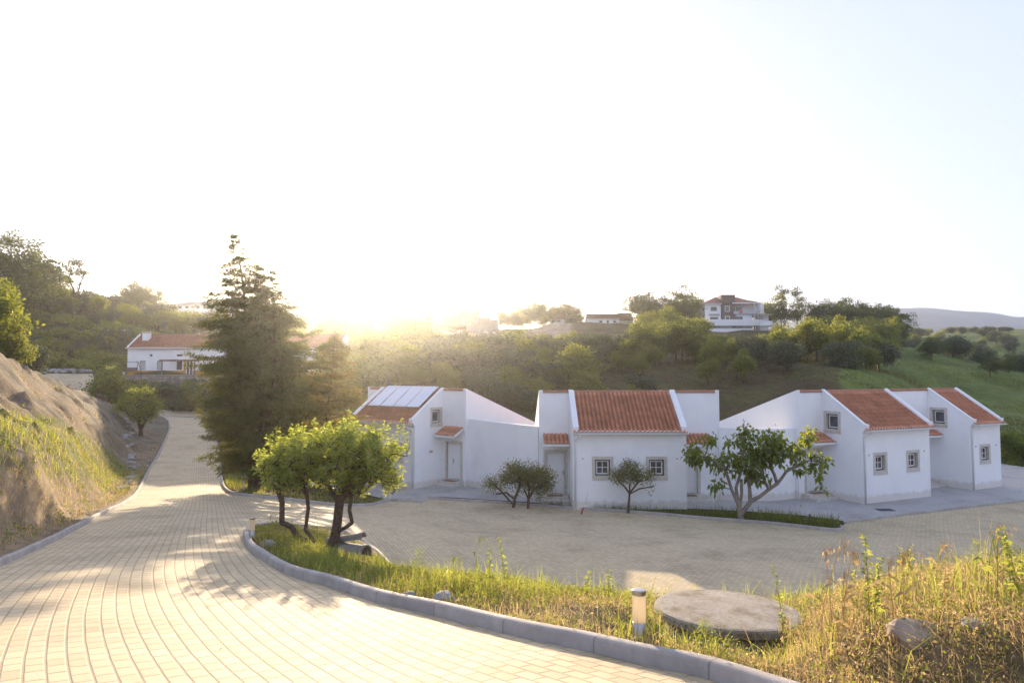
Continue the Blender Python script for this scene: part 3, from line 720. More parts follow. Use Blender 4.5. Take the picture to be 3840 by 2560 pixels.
    if panels:
        mbp = None
        for k in range(4):
            pw = 1.05; x0 = .55+k*(pw+.04); y1 = LR+.02; y0 = .72
            za = ZR-SLP*(LR-y1)+.20; zb2 = ZR-SLP*(LR-y0)+.16
            mb = MB(); vs = []
            for x in (x0, x0+pw): vs += [(x, y0, zb2), (x, y1, za), (x, y1, za-.05), (x, y0, zb2-.05)]
            mb.add(vs, [(0, 1, 2, 3), (7, 6, 5, 4), (0, 4, 5, 1), (1, 5, 6, 2), (2, 6, 7, 3), (3, 7, 4, 0)])
            pn = mb.build('solar_panel', M['metal'], root)
            mb = MB(); vs = [(x, y, (zb2 if y == yy0 else za)+.004-(0)) for x in (x0+.025, x0+pw-.025) for y, yy0 in ((y0+.03, y0+.03), (y1-.03, y0+.03))]
            sl_ = (za-zb2)/(y1-y0)
            vs = [(x, y, zb2+sl_*(y-y0)+.004) for x in (x0+.025, x0+pw-.025) for y in (y0+.03, y1-.03)]
            mb.add(vs, [(0, 1, 3, 2)]); mb.build('collector_glass', M['panel'], pn)
        mb = MB()
        for yy in (y0+.15, y1-.2):
            zz = ZR-SLP*(LR-yy); mb.bar((.5, yy, zz+.1), (.6+4*(pw+.04), yy, zz+.1), .04)
        mb.build('panel_rail', M['slate'], root)
    if number:
        txt, pos, nrm = number
        cu = bpy.data.curves.new('house_number', 'FONT'); cu.body = txt; cu.size = .2; cu.extrude = .012; cu.align_x = 'CENTER'
        o = bpy.data.objects.new('figures', cu); COL.objects.link(o); bpy.context.view_layer.update(); nm_ = bpy.data.meshes.new_from_object(o.evaluated_get(bpy.context.evaluated_depsgraph_get())); bpy.data.objects.remove(o)
        o = link_mesh('house_number', nm_, root, [M['brass']])
        o.location = pos; o.rotation_euler = nrm
    return root
m, nt, b = new_mat('collector_glass'); b.inputs['Base Color'].default_value = (.50, .54, .62, 1); b.inputs['Roughness'].default_value = .2; b.inputs['Specular IOR Level'].default_value = 1.0; b.inputs['Coat Weight'].default_value = 1; b.inputs['Coat Roughness'].default_value = .05
M['panel'] = m

DZ0, DZ1 = .36, 2.42
fw = lambda *us: [(u, 1.41, u+1.0, 2.50) for u in us]
A1 = -math.atan2(.61, .79)
h1 = row_house(-5.35-.79*5.3, 37.7+.61*5.3, A1, 5.3, 1.3, 1.70, 'white house at the left end of the row with solar panels on its tiled roof',
    fw(.85, 3.42), 1, [(5.55, 6.62, DZ0, DZ1, 1, .36, 1, 'brown doormat at the door under the solar panel house canopy')], 1, panels=True, number=('308', (5.302, 1.25, 1.92), (pi/2, 0, pi/2)))
h2 = row_house(2.85, 32.1, 0, 5.3, 1.5, 2.25, 'white house facing the court in the middle of the row with two doors',
    fw(.88, 3.40), -1, [(-1.13, -.2, DZ0, DZ1, 0, None, 1, 'brown doormat left of the middle white house'), (5.50, 6.43, DZ0, DZ1, 1, None, -1, 'brown doormat right of the middle white house, behind the fig tree')], -1)
A4 = math.atan2(.42, .907)
h4 = row_house(16.98, 33.3, A4, 5.0, 1.75, 1.5, 'white house with broad red roof and two small windows, second from the right end',
    fw(.75, 3.18), 0, [(-1.2, -.2, DZ0, DZ1, 0, .42, 1, 'brown doormat below the canopy right of the fig tree')], -1, right_gable=False)
A5 = math.atan2(.436, .9)
h5 = row_house(24.9, 37.3, A5, 2.75, 3.4, .0, 'narrow white house with one front window at the right end of the row',
    fw(.78), 0, [(-2.6, -1.5, DZ0, DZ1, 0, .42, 1, 'brown doormat in the recess of the right end house')], -1, left_gable=False, number=('304', (-.75, 2.29, 1.95), (pi/2, 0, 0)))
# curved courtyard walls joining the houses
def yard_wall(p0, p1, sag, z0, z1, label):
    p0 = np.array(p0); p1 = np.array(p1); d = p1-p0; L = np.linalg.norm(d); d /= L; nn = np.array((d[1], -d[0])); n = 24; mb = MB()
    lo, up = [], []
    for i in range(n+1):
        t = i/n; c = p0+d*L*t+nn*sag*4*t*(1-t); z = z0+(z1-z0)*t
        lo.append((c, z))
    for i in range(n):
        (a, za), (b_, zb) = lo[i], lo[i+1]
        a2 = a-nn*.25; b2 = b_-nn*.25
        mb.add([(*a, -.8), (*b_, -.8), (*b_, zb), (*a, za), (*a2, -.8), (*b2, -.8), (*b2, zb), (*a2, za)], [(0, 1, 2, 3), (7, 6, 5, 4), (3, 2, 6, 7)])
    mb.v = [tuple(float(q) for q in v) for v in mb.v]
    bm_o = mb.build('courtyard_wall', M['plaster']); tag(bm_o, label, 'wall', 'low curved walls between the white houses')
yard_wall((-2.52, 38.85), (1.33, 34.5), .18, 3.84, 3.70, 'low white courtyard wall between the solar panel house and the middle house')
yard_wall((10.35, 34.36), (14.42, 34.9), .55, 3.66, 3.60, 'low white courtyard wall behind the fig tree')
# ------------------------------------------------------------------ plants
def unit(v): return v/(np.linalg.norm(v, axis=-1, keepdims=True)+1e-9)
def leaf_quads(P, D, L, wr=.42, droop=.15, rng=None, up=.5):
    """one folded leaf per row: P base points, D directions, L lengths"""
    n = len(P); rng = rng or np.random.default_rng(0); D = unit(D)
    r = rng.normal(size=(n, 3)); r[:, 2] *= 1-up; S_ = unit(np.cross(D, r+np.array((0, 0, up))))
    L = np.asarray(L)[:, None]*np.ones((n, 1)); w = L*wr*.5
    tip = P+D*L; tip[:, 2] -= (L*droop)[:, 0]; mid = P+D*L*.5; mid[:, 2] += (L*.06)[:, 0]
    V = np.stack([P, mid+S_*w, tip, mid-S_*w], 1).reshape(-1, 3)
    Q = np.arange(n*4).reshape(-1, 4); return V, Q
def skel(rng, trunks, targets, bend=.12, rt=.012, p=.48, maxd=99):
    """trunks: list of polylines sharing the first point; returns nodes, parents, radii"""
    nodes = []; par = []
    for tr in trunks:
        prev = -1
        for k, q in enumerate(tr):
            q = np.array(q, float)
            if k == 0 and nodes:
                d = [np.linalg.norm(q-x) for x in nodes]; j = int(np.argmin(d))
                if d[j] < .02: prev = j; continue
            nodes.append(q); par.append(prev); prev = len(nodes)-1
    nt0 = len(nodes); root = nodes[0]; first = [0]
    tops = set(range(nt0)); order = np.argsort([min(np.linalg.norm(t-nodes[i]) for i in range(nt0)) for t in targets])
    tip = []
    for k in order:
        t = np.array(targets[k], float); A = np.array(nodes)
        d = np.linalg.norm(A-t, axis=1)+.25*np.maximum(0, A[:, 2]-t[2])
        d[:max(1, 0)] += .5 if nt0 > 2 else 0
        j = int(np.argmin(d)); L = np.linalg.norm(t-A[j])
        m1 = A[j]+(t-A[j])*.4+rng.normal(0, bend*L*.5, 3)+np.array((0, 0, .06*L)); m2 = A[j]+(t-A[j])*.75+rng.normal(0, bend*L*.35, 3)+np.array((0, 0, .05*L))
        nodes += [m1, m2, t]; par += [j, len(nodes)-3, len(nodes)-2]; tip.append(len(nodes)-1)
    cnt = np.zeros(len(nodes)); 
    for i in tip: cnt[i] = 1
    for i in range(len(nodes)-1, 0, -1):
        if par[i] >= 0: cnt[par[i]] += cnt[i]
    # trunk nodes can come before children, so accumulate again in depth order
    rad = rt*np.maximum(cnt, 1)**p
    return np.array(nodes), np.array(par), rad, tip
def tube_mesh(nodes, par, rad, sides=6, taper_root=None):
    V = []; Fq = []; b = 0
    for i in range(len(nodes)):
        j = par[i]
        if j < 0: continue
        a, c = nodes[j], nodes[i]; d = c-a; L = np.linalg.norm(d)
        if L < 1e-5: continue
        d /= L; ra = min(rad[j], rad[i]*1.35+.002) if par[j] >= 0 else rad[j]; rc = rad[i]
        x = np.cross(d, (0, 0, 1.) if abs(d[2]) < .9 else (1., 0, 0)); x /= np.linalg.norm(x); y = np.cross(d, x)
        ang = np.arange(sides)*2*pi/sides; ring = np.cos(ang)[:, None]*x+np.sin(ang)[:, None]*y
        a2 = a-d*ra*.3; c2 = c+d*rc*.3
        V += [a2+ring*ra, c2+ring*rc]
        k = np.arange(sides); Fq.append(np.stack([b+k, b+(k+1) % sides, b+sides+(k+1) % sides, b+sides+k], 1)); b += 2*sides
    return np.concatenate(V), np.concatenate(Fq)
def blob_targets(rng, blobs, n, shell=.55, zmin=None):
    """random points in ellipsoids (cx,cy,cz,rx,ry,rz), biased to the outside"""
    vol = np.array([b[3]*b[4]*b[5] for b in blobs]); pick = rng.choice(len(blobs), n, p=vol/vol.sum())
    out = []
    for k in pick:
        b = blobs[k]; v = rng.normal(size=3); v /= np.linalg.norm(v); r = (shell+(1-shell)*rng.random())
        q = np.array(b[:3])+v*r*np.array(b[3:6])
        if zmin is not None and q[2] < zmin: q[2] = zmin+rng.random()*.2
        out.append(q)
    return np.array(out)
def tuft_leaves(rng, tips, per, cr, L, wr=.42, droop=.15, up=.5, outward=None, flat=1.0):
    c = np.repeat(tips, per, 0); n = len(c); off = rng.normal(size=(n, 3))*cr*np.array((1, 1, flat))
    P = c+off*.75; D = unit(off+rng.normal(size=(n, 3))*cr*.5)+np.array((0, 0, up))
    return leaf_quads(P, D, L*rng.uniform(.6, 1.25, n), wr, droop, rng)
def plant(name, loc, V, Q, leafmat, tv=None, tf=None, bark=None, rz=0, crown='crown', label=None, cat='tree', group=None, trunk='trunk'):
    root = empty(name, loc, rz); tag(root, label, cat, group)
    if tv is not None: link_mesh(trunk, np_mesh(trunk, tv, tf, smooth=True), root, [bark or M['bark']])
    link_mesh(crown, np_mesh(crown, V, Q), root, [leafmat]); return root
def place_copy(src, loc, scale, rz, label, group, cat='tree'):
    c = src.copy(); COL.objects.link(c); c.location = loc; c.rotation_euler = (0, 0, rz); c.scale = scale if hasattr(scale, '__len__') else (scale,)*3
    for ch in src.children:
        d = ch.copy(); COL.objects.link(d); d.parent = c
    c['label'] = label; c['category'] = cat
    if group: c['group'] = group
    elif 'group' in c: del c['group']
    return c

# ---------- the clipped multi-stemmed trees in the near bed (D about 15)
rng = np.random.default_rng(21)
TB = W(1235, 2052, 15.0); TB[2] = Z(TB[0], TB[1])
k_ = 15.0/F          # metres per photo pixel at that depth
def tp(px, py, dy=0): return np.array(((px-1235)*k_, dy, (2052-py)*k_))
# left tree: low branching pair of stems leaning left
tr_left = [[tp(1190,2040), tp(1120,2005), tp(1095,1965), tp(1055,1950,.05), (tp(1052,1880,.1)), tp(1040,1810,.1)],
           [tp(1190,2040), tp(1165,2000), tp(1145,1975), tp(1150,1900,.1), tp(1145,1855,.1), tp(1130,1820,.15)],
           [tp(1052,1880,.1), tp(1030,1840,.2), tp(1005,1790,.3)]]
blL = [(*tp(1070,1800), .50, .7, .28), (*tp(1170,1775), .55, .7, .38), (*tp(1085,1745), .75, .95, .60), (*tp(1150,1715), .60, .95, .62), (*tp(1040,1730), .42, .6, .42), (*tp(1040,1680), .25, .3, .22), (*tp(1000,1760), .30, .5, .38), (*tp(960,1700), .12, .2, .2), (*tp(1170,1660), .3, .5, .25)]
tr_right = [[tp(1240,2050), tp(1255,2005), tp(1262,1960), tp(1268,1900), tp(1272,1865), tp(1280,1830)],
            [tp(1255,1985,0), tp(1300,1962,-.1), tp(1322,1945,-.1), tp(1312,1900,-.1), tp(1318,1840,-.1)],
            [tp(1272,1865), tp(1240,1840), tp(1215,1800,.2)], [tp(1272,1865), tp(1310,1830), tp(1350,1790,.2)]]
blR = [(*tp(1340,1805), .75, .8, .32), (*tp(1215,1745), .50, .7, .50), (*tp(1320,1735), .95, 1.0, .68), (*tp(1430,1745), .55, .8, .52), (*tp(1380,1700), .6, .8, .5), (*tp(1270,1660), .55, .7, .42), (*tp(1230,1640), .32, .4, .28), (*tp(1510,1680), .24, .4, .26), (*tp(1400,1665), .5, .6, .3), (*tp(1470,1810), .28, .4, .25), (*tp(1290,1810), .6, .7, .3)]
for nm, trk, bls, n, lab, rt in (('bay_tree', tr_left, blL, 350, 'bright leafy tree with two thin bent stems, left one in the near bed', .0048),
                                 ('bay_tree', tr_right, blR, 560, 'bright leafy clipped tree with one thick forked trunk beside the clay pipes', .0048)):
    tg = blob_targets(rng, bls, n, .2)
    nd, pr, rd, tips = skel(rng, trk, tg, .10, rt, .50)
    nt_ = sum(len(t) for t in trk)-sum(1 for t in trk[1:] if any(np.linalg.norm(np.array(t[0])-np.array(q)) < .02 for u in trk for q in u if u is not t))
    lim = .062 if trk is tr_left else .10
    for q in range(len(rd)): rd[q] = min(rd[q], lim if q < 6 else lim*.62)
    for q in range(nt_): rd[q] = max(rd[q], .042)
    if trk is tr_left: rd[0] = .085; rd[1] = .075
    else: rd[0] = .135; rd[1] = .112
    tv_, tf_ = tube_mesh(nd, pr, rd, 8)
    # leafy shoots: leaves set along an upward shoot at each tip
    P = []; D = []; 
    for q in tg:
        sh = unit(rng.normal(size=3)*.4+np.array((0, 0, 1.0))); Ls = rng.uniform(.12, .34)*(1.6 if q[2] > 1.95 and rng.random() < .35 else 1); nl = rng.integers(14, 24)
        t = rng.random(nl); a = rng.random(nl)*2*pi; x = np.cross(sh, (1, .2, 0)); x /= np.linalg.norm(x); y = np.cross(sh, x)
        P.append(q+sh*(t*Ls)[:, None]+rng.normal(0, .03, (nl, 3))); D.append(np.cos(a)[:, None]*x+np.sin(a)[:, None]*y+sh*rng.uniform(.1, 1.0, (nl, 1)))
    P = np.concatenate(P); D = np.concatenate(D)
    V, Q = leaf_quads(P, D, rng.uniform(.06, .12, len(P)), .42, .25, rng)
    plant(nm, tuple(TB), V, Q, M['leaf_bright'], tv_, tf_, M['bark'], label=lab, cat='tree', group='two clipped trees in the near bed')

# ---------- two round clipped shrubs and the thin tree on the strip by the houses
def small_tree(name, bx, by, D0, trunks_px, blobs_px, n, leafmat, label, Lf=.07, per=40, cr=.10, rt=.008, tr_r=.045, bark=None, group=None, depth=.5, seed=1, droop=.15, wr=.45, up=.5, sides=7):
    rng = np.random.default_rng(seed); b0 = W(bx, by, D0); b0[2] = Z(b0[0], b0[1]); kk = D0/F
    f = lambda q: np.array(((q[0]-bx)*kk, (q[2] if len(q) > 2 else 0), (by-q[1])*kk))
    trk = [[f(q) for q in t] for t in trunks_px]
    bls = [(*f(b[:2]), b[2]*kk, b[2]*kk*depth*1.6 if len(b) < 5 else b[4], b[3]*kk) for b in blobs_px]
    tg = blob_targets(rng, bls, n, .45); nd, pr, rd, tips = skel(rng, trk, tg, .12, rt, .5)
    for q in range(sum(len(t) for t in trk)-1):
        if q < len(rd): rd[q] = max(rd[q], tr_r*.7)
    rd[0] = tr_r*1.5
    tv_, tf_ = tube_mesh(nd, pr, rd, sides); V, Q = tuft_leaves(rng, tg, per, cr, Lf, wr, droop, up)
    return plant(name, tuple(b0), V, Q, leafmat, tv_, tf_, bark or M['bark'], label=label, group=group)
small_tree('round_shrub', 1925, 1880, 32.6, [[(1925,1882), (1930,1850), (1900,1825), (1862,1830)], [(1930,1850), (1945,1810), (1950,1790)], [(1925,1870), (1880,1820), (1850,1790)]],
           [(1935,1765,62,45), (1870,1790,55,30), (1960,1745,50,30), (1830,1785,22,22), (1960,1790,40,35)], 120, M['leaf_round'], 'round clipped shrub with forked trunk, left one of the touching pair by the courtyard wall', .085, 50, .17, .006, .06, seed=4, group='clipped shrubs by the houses')
small_tree('round_shrub', 1980, 1885, 32.4, [[(1980,1885), (1982,1850), (1985,1810)], [(1982,1850), (2005,1810)], [(1982,1850), (1965,1815)]],
           [(2015,1775,68,48), (1990,1750,55,30), (2060,1790,26,30), (2030,1820,45,28)], 110, M['leaf_round'], 'round clipped shrub standing in front of the left door of the middle house', .085, 50, .17, .006, .05, seed=5, group='clipped shrubs by the houses')
small_tree('small_tree', 2355, 1908, 31.2, [[(2355,1910), (2360,1850), (2361,1835)], [(2361,1835), (2338,1805), (2320,1790)], [(2361,1835), (2390,1800), (2400,1790)], [(2361,1838), (2400,1818), (2440,1812), (2452,1808)], [(2361,1835), (2362,1800)]],
           [(2360,1760,48,36), (2320,1775,42,24), (2410,1772,50,24), (2370,1735,35,18), (2447,1815,12,12)], 95, M['leaf_round'], 'thin small tree with umbrella shaped crown between the two front windows of the middle house', .08, 44, .15, .005, .045, seed=6)
# fig tree: thick pale limbs, big drooping leaves in terminal bunches
fig = small_tree('fig_tree', 2778, 1945, 29.6, [[(2778,1945), (2770,1890), (2745,1835), (2735,1800), (2720,1760)], [(2770,1890), (2762,1830), (2785,1760), (2790,1700)], [(2782,1925), (2815,1880), (2850,1862), (2885,1835), (2915,1815), (2932,1795)],
           [(2815,1880), (2812,1830), (2808,1800), (2820,1765)], [(2932,1795), (2950,1770), (2985,1750), (3020,1735)], [(2885,1835), (2868,1805), (2860,1770)], [(2776,1900), (2783,1850), (2782,1800)], [(2915,1815), (2905,1780), (2895,1760)]],
           [(2810,1720,75,38), (2720,1740,60,40), (2880,1700,75,42), (2810,1640,45,38), (2900,1650,40,40), (2970,1690,45,38), (2990,1750,40,22), (3035,1640,35,24), (3075,1720,40,32), (3060,1780,22,22), (3068,1828,18,16), (2610,1715,40,30), (2655,1665,38,30), (2685,1625,16,18), (2740,1665,35,20), (2800,1612,22,14), (2710,1820,35,28), (2600,1730,18,22), (2840,1780,60,25), (2925,1625,20,22)],
           165, M['leaf_fig'], 'spreading fig tree with pale twisted limbs and large drooping leaves on the kerb strip', .20, 17, .13, .0105, .095, M['bark_pale'], seed=9, depth=.75, droop=.55, wr=.75, up=.1, sides=8)

# ---------- conifers: leaders with drooping feathery sprays
def conifer(name, bx, by, D0, leaders, profile, label, mat, seed, dens=1.0, thick=.17, sparse=False, z_lo=.8):
    """leaders: list of photo polylines from base to tip; profile(height fraction)->radius m"""
    rng = np.random.default_rng(seed); b0 = W(bx, by, D0); b0[2] = Z(b0[0], b0[1]); kk = D0/F
    f = lambda q: np.array(((q[0]-bx)*kk, (q[2] if len(q) > 2 else 0), (by-q[1])*kk))
    nodes = []; par = []; rad = []; VP = []; VD = []; VL = []; bn = []
    for ld in leaders:
        pts = [f(q) for q in ld]; Zs = np.array([p[2] for p in pts]); htip = Zs[-1]
        n = 18; prev = -1; zz = np.linspace(Zs[0], htip, n)
        for z in zz:
            p = np.array([np.interp(z, Zs, [q[i] for q in pts]) for i in range(3)]); nodes.append(p); par.append(prev); prev = len(nodes)-1
            rad.append(max(.012, thick*(1-(z-Zs[0])/(htip-Zs[0]+1e-6))**.8))
        nb = int((htip-z_lo)*(20 if not sparse else 9)*dens)
        for _ in range(nb):
            z = z_lo+(htip-z_lo)*rng.random()**.85; p = np.array([np.interp(z, Zs, [q[i] for q in pts]) for i in range(3)])
            Lb = profile(z, htip)*rng.uniform(.55, 1.12)*(1 if (ld is leaders[0] or sparse or z < 7.0) else max(.5, 1-(z-7.0)*.25)); a = rng.random()*2*pi
            if Lb < .06: continue
            dr = np.array((cos(a), sin(a), .15 if not sparse else .22)); m = max(3, int(Lb/.16)); last = p
            up_tip = rng.uniform(-.05, .28)
            for s_ in range(1, m+1):
                t = s_/m; q = p+dr*Lb*t+np.array((0, 0, -Lb*.26*t*t+Lb*up_tip*t**4))
                if s_ % 2 == 0 or s_ == m:
                    nodes.append(q); par.append(prev if s_ <= 2 else len(nodes)-2); rad.append(max(.006, .03*Lb/3*(1-t)+.005))
                    if s_ <= 2:
                        # branch root on the leader
                        j = int(np.argmin([abs(nodes[w_][2]-p[2])+np.hypot(nodes[w_][0]-p[0], nodes[w_][1]-p[1]) for w_ in range(len(nodes)-1) if True])) if False else None
                        nodes.insert(len(nodes)-1, p.copy()); par.insert(len(par)-1, -1); rad.insert(len(rad)-1, .012); par[-1] = len(nodes)-2
                t0 = .12
                if t > t0:
                    k = int((26 if not sparse else 18)*(.5+.8*t)*min(1, .3+Lb/1.2)); off = rng.normal(size=(k, 3))*np.array((.15, .15, .07 if not sparse else .05))*(1.1-.3*t)*min(1, .25+Lb/1.3)
                    VP.append(q+off); lat = np.array((-sin(a), cos(a), 0))*rng.choice([-1, 1], k)[:, None]
                    VD.append(dr*.7+lat*rng.uniform(.2, 1, (k, 1))+np.array((0, 0, -.35))+rng.normal(0, .25, (k, 3))); VL.append(rng.uniform(.08, .20, k))
    P = np.concatenate(VP); D = np.concatenate(VD); L = np.concatenate(VL)
    V, Q = leaf_quads(P, D, L, .26, .3, rng)
    tv_, tf_ = tube_mesh(np.array(nodes), par, rad, 5)
    return plant(name, tuple(b0), V, Q, mat, tv_, tf_, M['bark'], label=label, cat='tree')
def prof_big(z, ht):
    base = np.interp(z, [.6, 2.2, 4, 6.2, 7.8, 9.2, 10.2, 11.2, 13], [1.6, 2.2, 2.45, 2.5, 2.35, 1.9, 1.25, .85, .15])
    return float(base*min(1, (ht-z)/1.8+.08))
conifer('cypress_tree', 950, 1848, 34, [[(940,1855), (930,1500), (905,1150), (885,1010), (855,868)], [(965,1855), (975,1500), (968,1200), (958,1000)], [(960,1855), (1020,1450), (1015,1200), (1005,1022)], [(950,1855), (905,1500), (865,1250), (850,1120)]], prof_big,
        'tall broad dark cypress with feathery branches and three ragged tops right of the road', M['needle'], 3, 1.0)
conifer('fir_tree', 1245, 1850, 36, [[(1200,1850), (1215,1600), (1240,1400), (1248,1245)]], lambda z, ht: float(np.interp(z, [.8, 2.5, 4, 6.5, 8.5], [2.3, 2.6, 2.1, 1.2, .15])*min(1, (ht-z)/.8+.1)),
        'thin golden conifer with tiered open branches beside the solar panel house', M['needle_gold'], 8, 3.2, .10, True)

# ---------- prototypes for trees seen at a distance (unit: metres, about 6 m tall)
def far_tree(seed, h, blobs, n, leafmat, per, cr, Lf, trunk=True, up=.4, flat=.8, lean=0, name='broadleaf_tree'):
    rng = np.random.default_rng(seed); tg = blob_targets(rng, blobs, n, .5)
    V, Q = tuft_leaves(rng, tg, per, cr, Lf, .6, .1, up, flat=flat)
    th = min(b[2] for b in blobs)
    nd, pr, rd, tips = skel(rng, [[(0, 0, -.6), (0, 0, th*.3), (lean*.3, 0, th*.7)]], tg[:40], .1, .022, .5)
    tv_, tf_ = tube_mesh(nd, pr, rd, 4)
    # leaves and wood in one mesh, the leaves first
    VV = np.concatenate([V, tv_]); QQ = np.concatenate([Q, tf_+len(V)]); mi = np.r_[np.zeros(len(Q)), np.ones(len(tf_))]
    me = np_mesh(name, VV, QQ, mi=mi); me.materials.append(leafmat); me.materials.append(M['bark']); return me
def lumpy(rng, h, r, n=7, zlo=.35, rs=.5):
    out = []
    for i in range(n):
        a = rng.random()*2*pi; q = r*rng.uniform(.1, .62); z = h*rng.uniform(zlo, .82); s = rng.uniform(.35, .62)*rs*2
        out.append((q*cos(a), q*sin(a), z, r*s, r*s, h*.24*rng.uniform(.7, 1.3)))
    return out
rg = np.random.default_rng(77)
PROTO = {}
for kind, mat, spec in (('oak', 'leaf_dark', (9, 4.6)), ('hill', 'leaf_hill', (6, 3.2)), ('warm', 'leaf_warm', (5.5, 2.8)), ('dark', 'leaf_dark', (7, 4.0)), ('olive', 'leaf_olive', (4.2, 2.6))):
    PROTO[kind] = [far_tree(100+i*7+len(kind), spec[0], lumpy(rg, spec[0], spec[1], 9 if kind != 'oak' else 12), 120 if kind != 'oak' else 220, M[mat], 52, .34, .26) for i in range(3)]
PROTO['bush'] = [far_tree(200+i, 2.6, lumpy(rg, 2.6, 2.0, 7, .1), 90, M['leaf_hill' if i == 2 else 'leaf_olive'], 52, .25, .2) for i in range(3)]
PROTO['tuft'] = [far_tree(230+i, 1.3, lumpy(rg, 1.3, 1.2, 6, .1), 45, M['leaf_warm'], 30, .18, .2) for i in range(2)]
PROTO['pine'] = [far_tree(300+i, 10, [(rg.normal()*.9, rg.normal()*.9, z, r_, r_, .55) for z, r_ in ((3.4, 2.0), (4.6, 2.2), (5.8, 1.9), (7.0, 1.7), (8.2, 1.4), (9.3, .9))], 120, M['leaf_dark'], 30, .32, .3) for i in range(2)]
PROTO['gaunt'] = [far_tree(330, 8, [(-1.2, 0, 6.2, .8, .8, .5), (1.1, 0, 6.0, .7, .7, .5), (.2, .3, 7.2, .9, .9, .5), (1.6, .2, 4.8, .6, .6, .4), (-1.4, 0, 4.6, .5, .5, .4), (2.1, 0, 6.8, .5, .5, .3)], 60, M['leaf_dark'], 14, .25, .26)]
def put_tree(kind, x, y, h, label, group=None, cat='tree', name='broadleaf_tree', seed=0, squash=1.0, z=None):
    r_ = random.Random(seed*7919+int(x*13+y*7)); me = PROTO[kind][r_.randrange(len(PROTO[kind]))]
    h0 = {'oak': 9, 'hill': 6, 'warm': 5.5, 'dark': 7, 'olive': 4.2, 'bush': 2.6, 'pine': 10, 'gaunt': 8, 'tuft': 1.3}[kind]
    o = bpy.data.objects.new(name, me); COL.objects.link(o); s = h/h0
    o.location = (x, y, (Z(x, y) if z is None else z)-.05*s); o.scale = (s*squash, s*squash, s); o.rotation_euler = (0, 0, r_.random()*6.28)
    tag(o, label, cat, group); return o
CAP = ([-400, 100, 230, 330, 480, 600, 606, 830, 1395, 1560, 1600, 1880, 1900, 2390, 2400, 2590, 2610, 2900, 2960, 3000, 3330, 3400, 5000], [1040, 1060, 1075, 1100, 1122, 1150, 1163, 1176, 1176, 1180, 1252, 1252, 1236, 1236, 1190, 1190, 1252, 1252, 1240, 1180, 1190, 1225, 1225])
def capped(x, y, h):
    px = 1920+x/y*F; top = W(px, np.interp(px, *CAP), y)[2]; return min(h, top-Z(x, y))
def put_px(kind, px, pbase, ptop, D, label, group=None, **kw):
    p = W(px, pbase, D); z = Z(p[0], p[1]); top = W(px, ptop, D)[2]; return put_tree(kind, p[0], p[1], max(1.0, top-z), label, group, seed=int(px), **kw)

random.seed(12)
# hillside behind the houses
def scatter(n, pxr, Dr, kinds, hr, label, group, cat='tree', name='broadleaf_tree', md=.6, test=None, sq=1.0):
    pts = []; tries = 0; rnd = random.Random(n*31+int(pxr[0]))
    while len(pts) < n and tries < n*40:
        tries += 1; px = rnd.uniform(*pxr); D = math.exp(rnd.uniform(math.log(Dr[0]), math.log(Dr[1]))); x = (px-1920)/F*D
        if test and not test(px, D): continue
        h = rnd.uniform(*hr)
        h = capped(x, D, h)*(rnd.uniform(.55, 1.12) if pxr[0] < 0 else 1)
        if h < 1.2: continue
        if any((x-a)**2+(D-b)**2 < (md*(h+c)/2)**2 for a, b, c in pts): continue
        pts.append((x, D, h)); put_tree(rnd.choice(kinds), x, D, h, label, group, cat, name, seed=len(pts), squash=sq*rnd.uniform(.85, 1.25))
scatter(80, (1330, 2480), (72, 128), ['bush', 'bush', 'bush', 'hill'], (2.4, 4.4), 'rounded shrub on the scrubby slope right behind the white houses', 'shrubs on the slope behind the houses', 'shrub', 'slope_shrub', .75, lambda px, D: px > 1750 or D < 100, 1.15)
scatter(22, (1180, 1700), (88, 150), ['hill', 'warm', 'bush'], (3.5, 7), 'sunlit tree on the hazy slope under the sun, left of the dry clearing', 'hazy trees under the sun', md=.8)
scatter(52, (2380, 3330), (92, 168), ['hill', 'dark', 'hill'], (5, 8.5), 'green tree in the dense wood on the slope below the villa', 'wooded slope below the villa', md=.62, test=lambda px, D: not (2560 < px < 2960 and D > 158) and not (2700 < px < 3050 and 105 < D < 130 ))
scatter(14, (2650, 3350), (78, 100), ['olive', 'bush', 'hill'], (3, 5), 'dull green shrub low on the dark slope behind the right hand houses', 'low shrubs behind the right houses', 'shrub', 'slope_shrub', .8)
# left hill, sunlit crowns
scatter(150, (-40, 820), (128, 200), ['warm', 'hill', 'olive', 'dark', 'warm', 'bush'], (3.5, 8), 'yellow green tree on the hill above the yellow plinth house', 'trees on the left hill', md=.45)
scatter(22, (640, 1420), (190, 242), ['warm', 'hill'], (5, 8), 'bushy tree in the belt in front of the long factory', 'tree belt before the factory', md=.7)
scatter(64, (30, 470), (101, 124), ['tuft', 'bush', 'tuft'], (.7, 2.2), 'low scrub bush on the shaded brown hillside left of the yellow plinth house', 'scrub on the shaded hillside', 'shrub', 'scrub_bush', .8)
scatter(26, (950, 1330), (98, 150), ['hill', 'warm', 'bush'], (3.5, 6.5), 'tree on the slope behind the right gable of the yellow plinth house', 'trees behind the gable', md=.75)
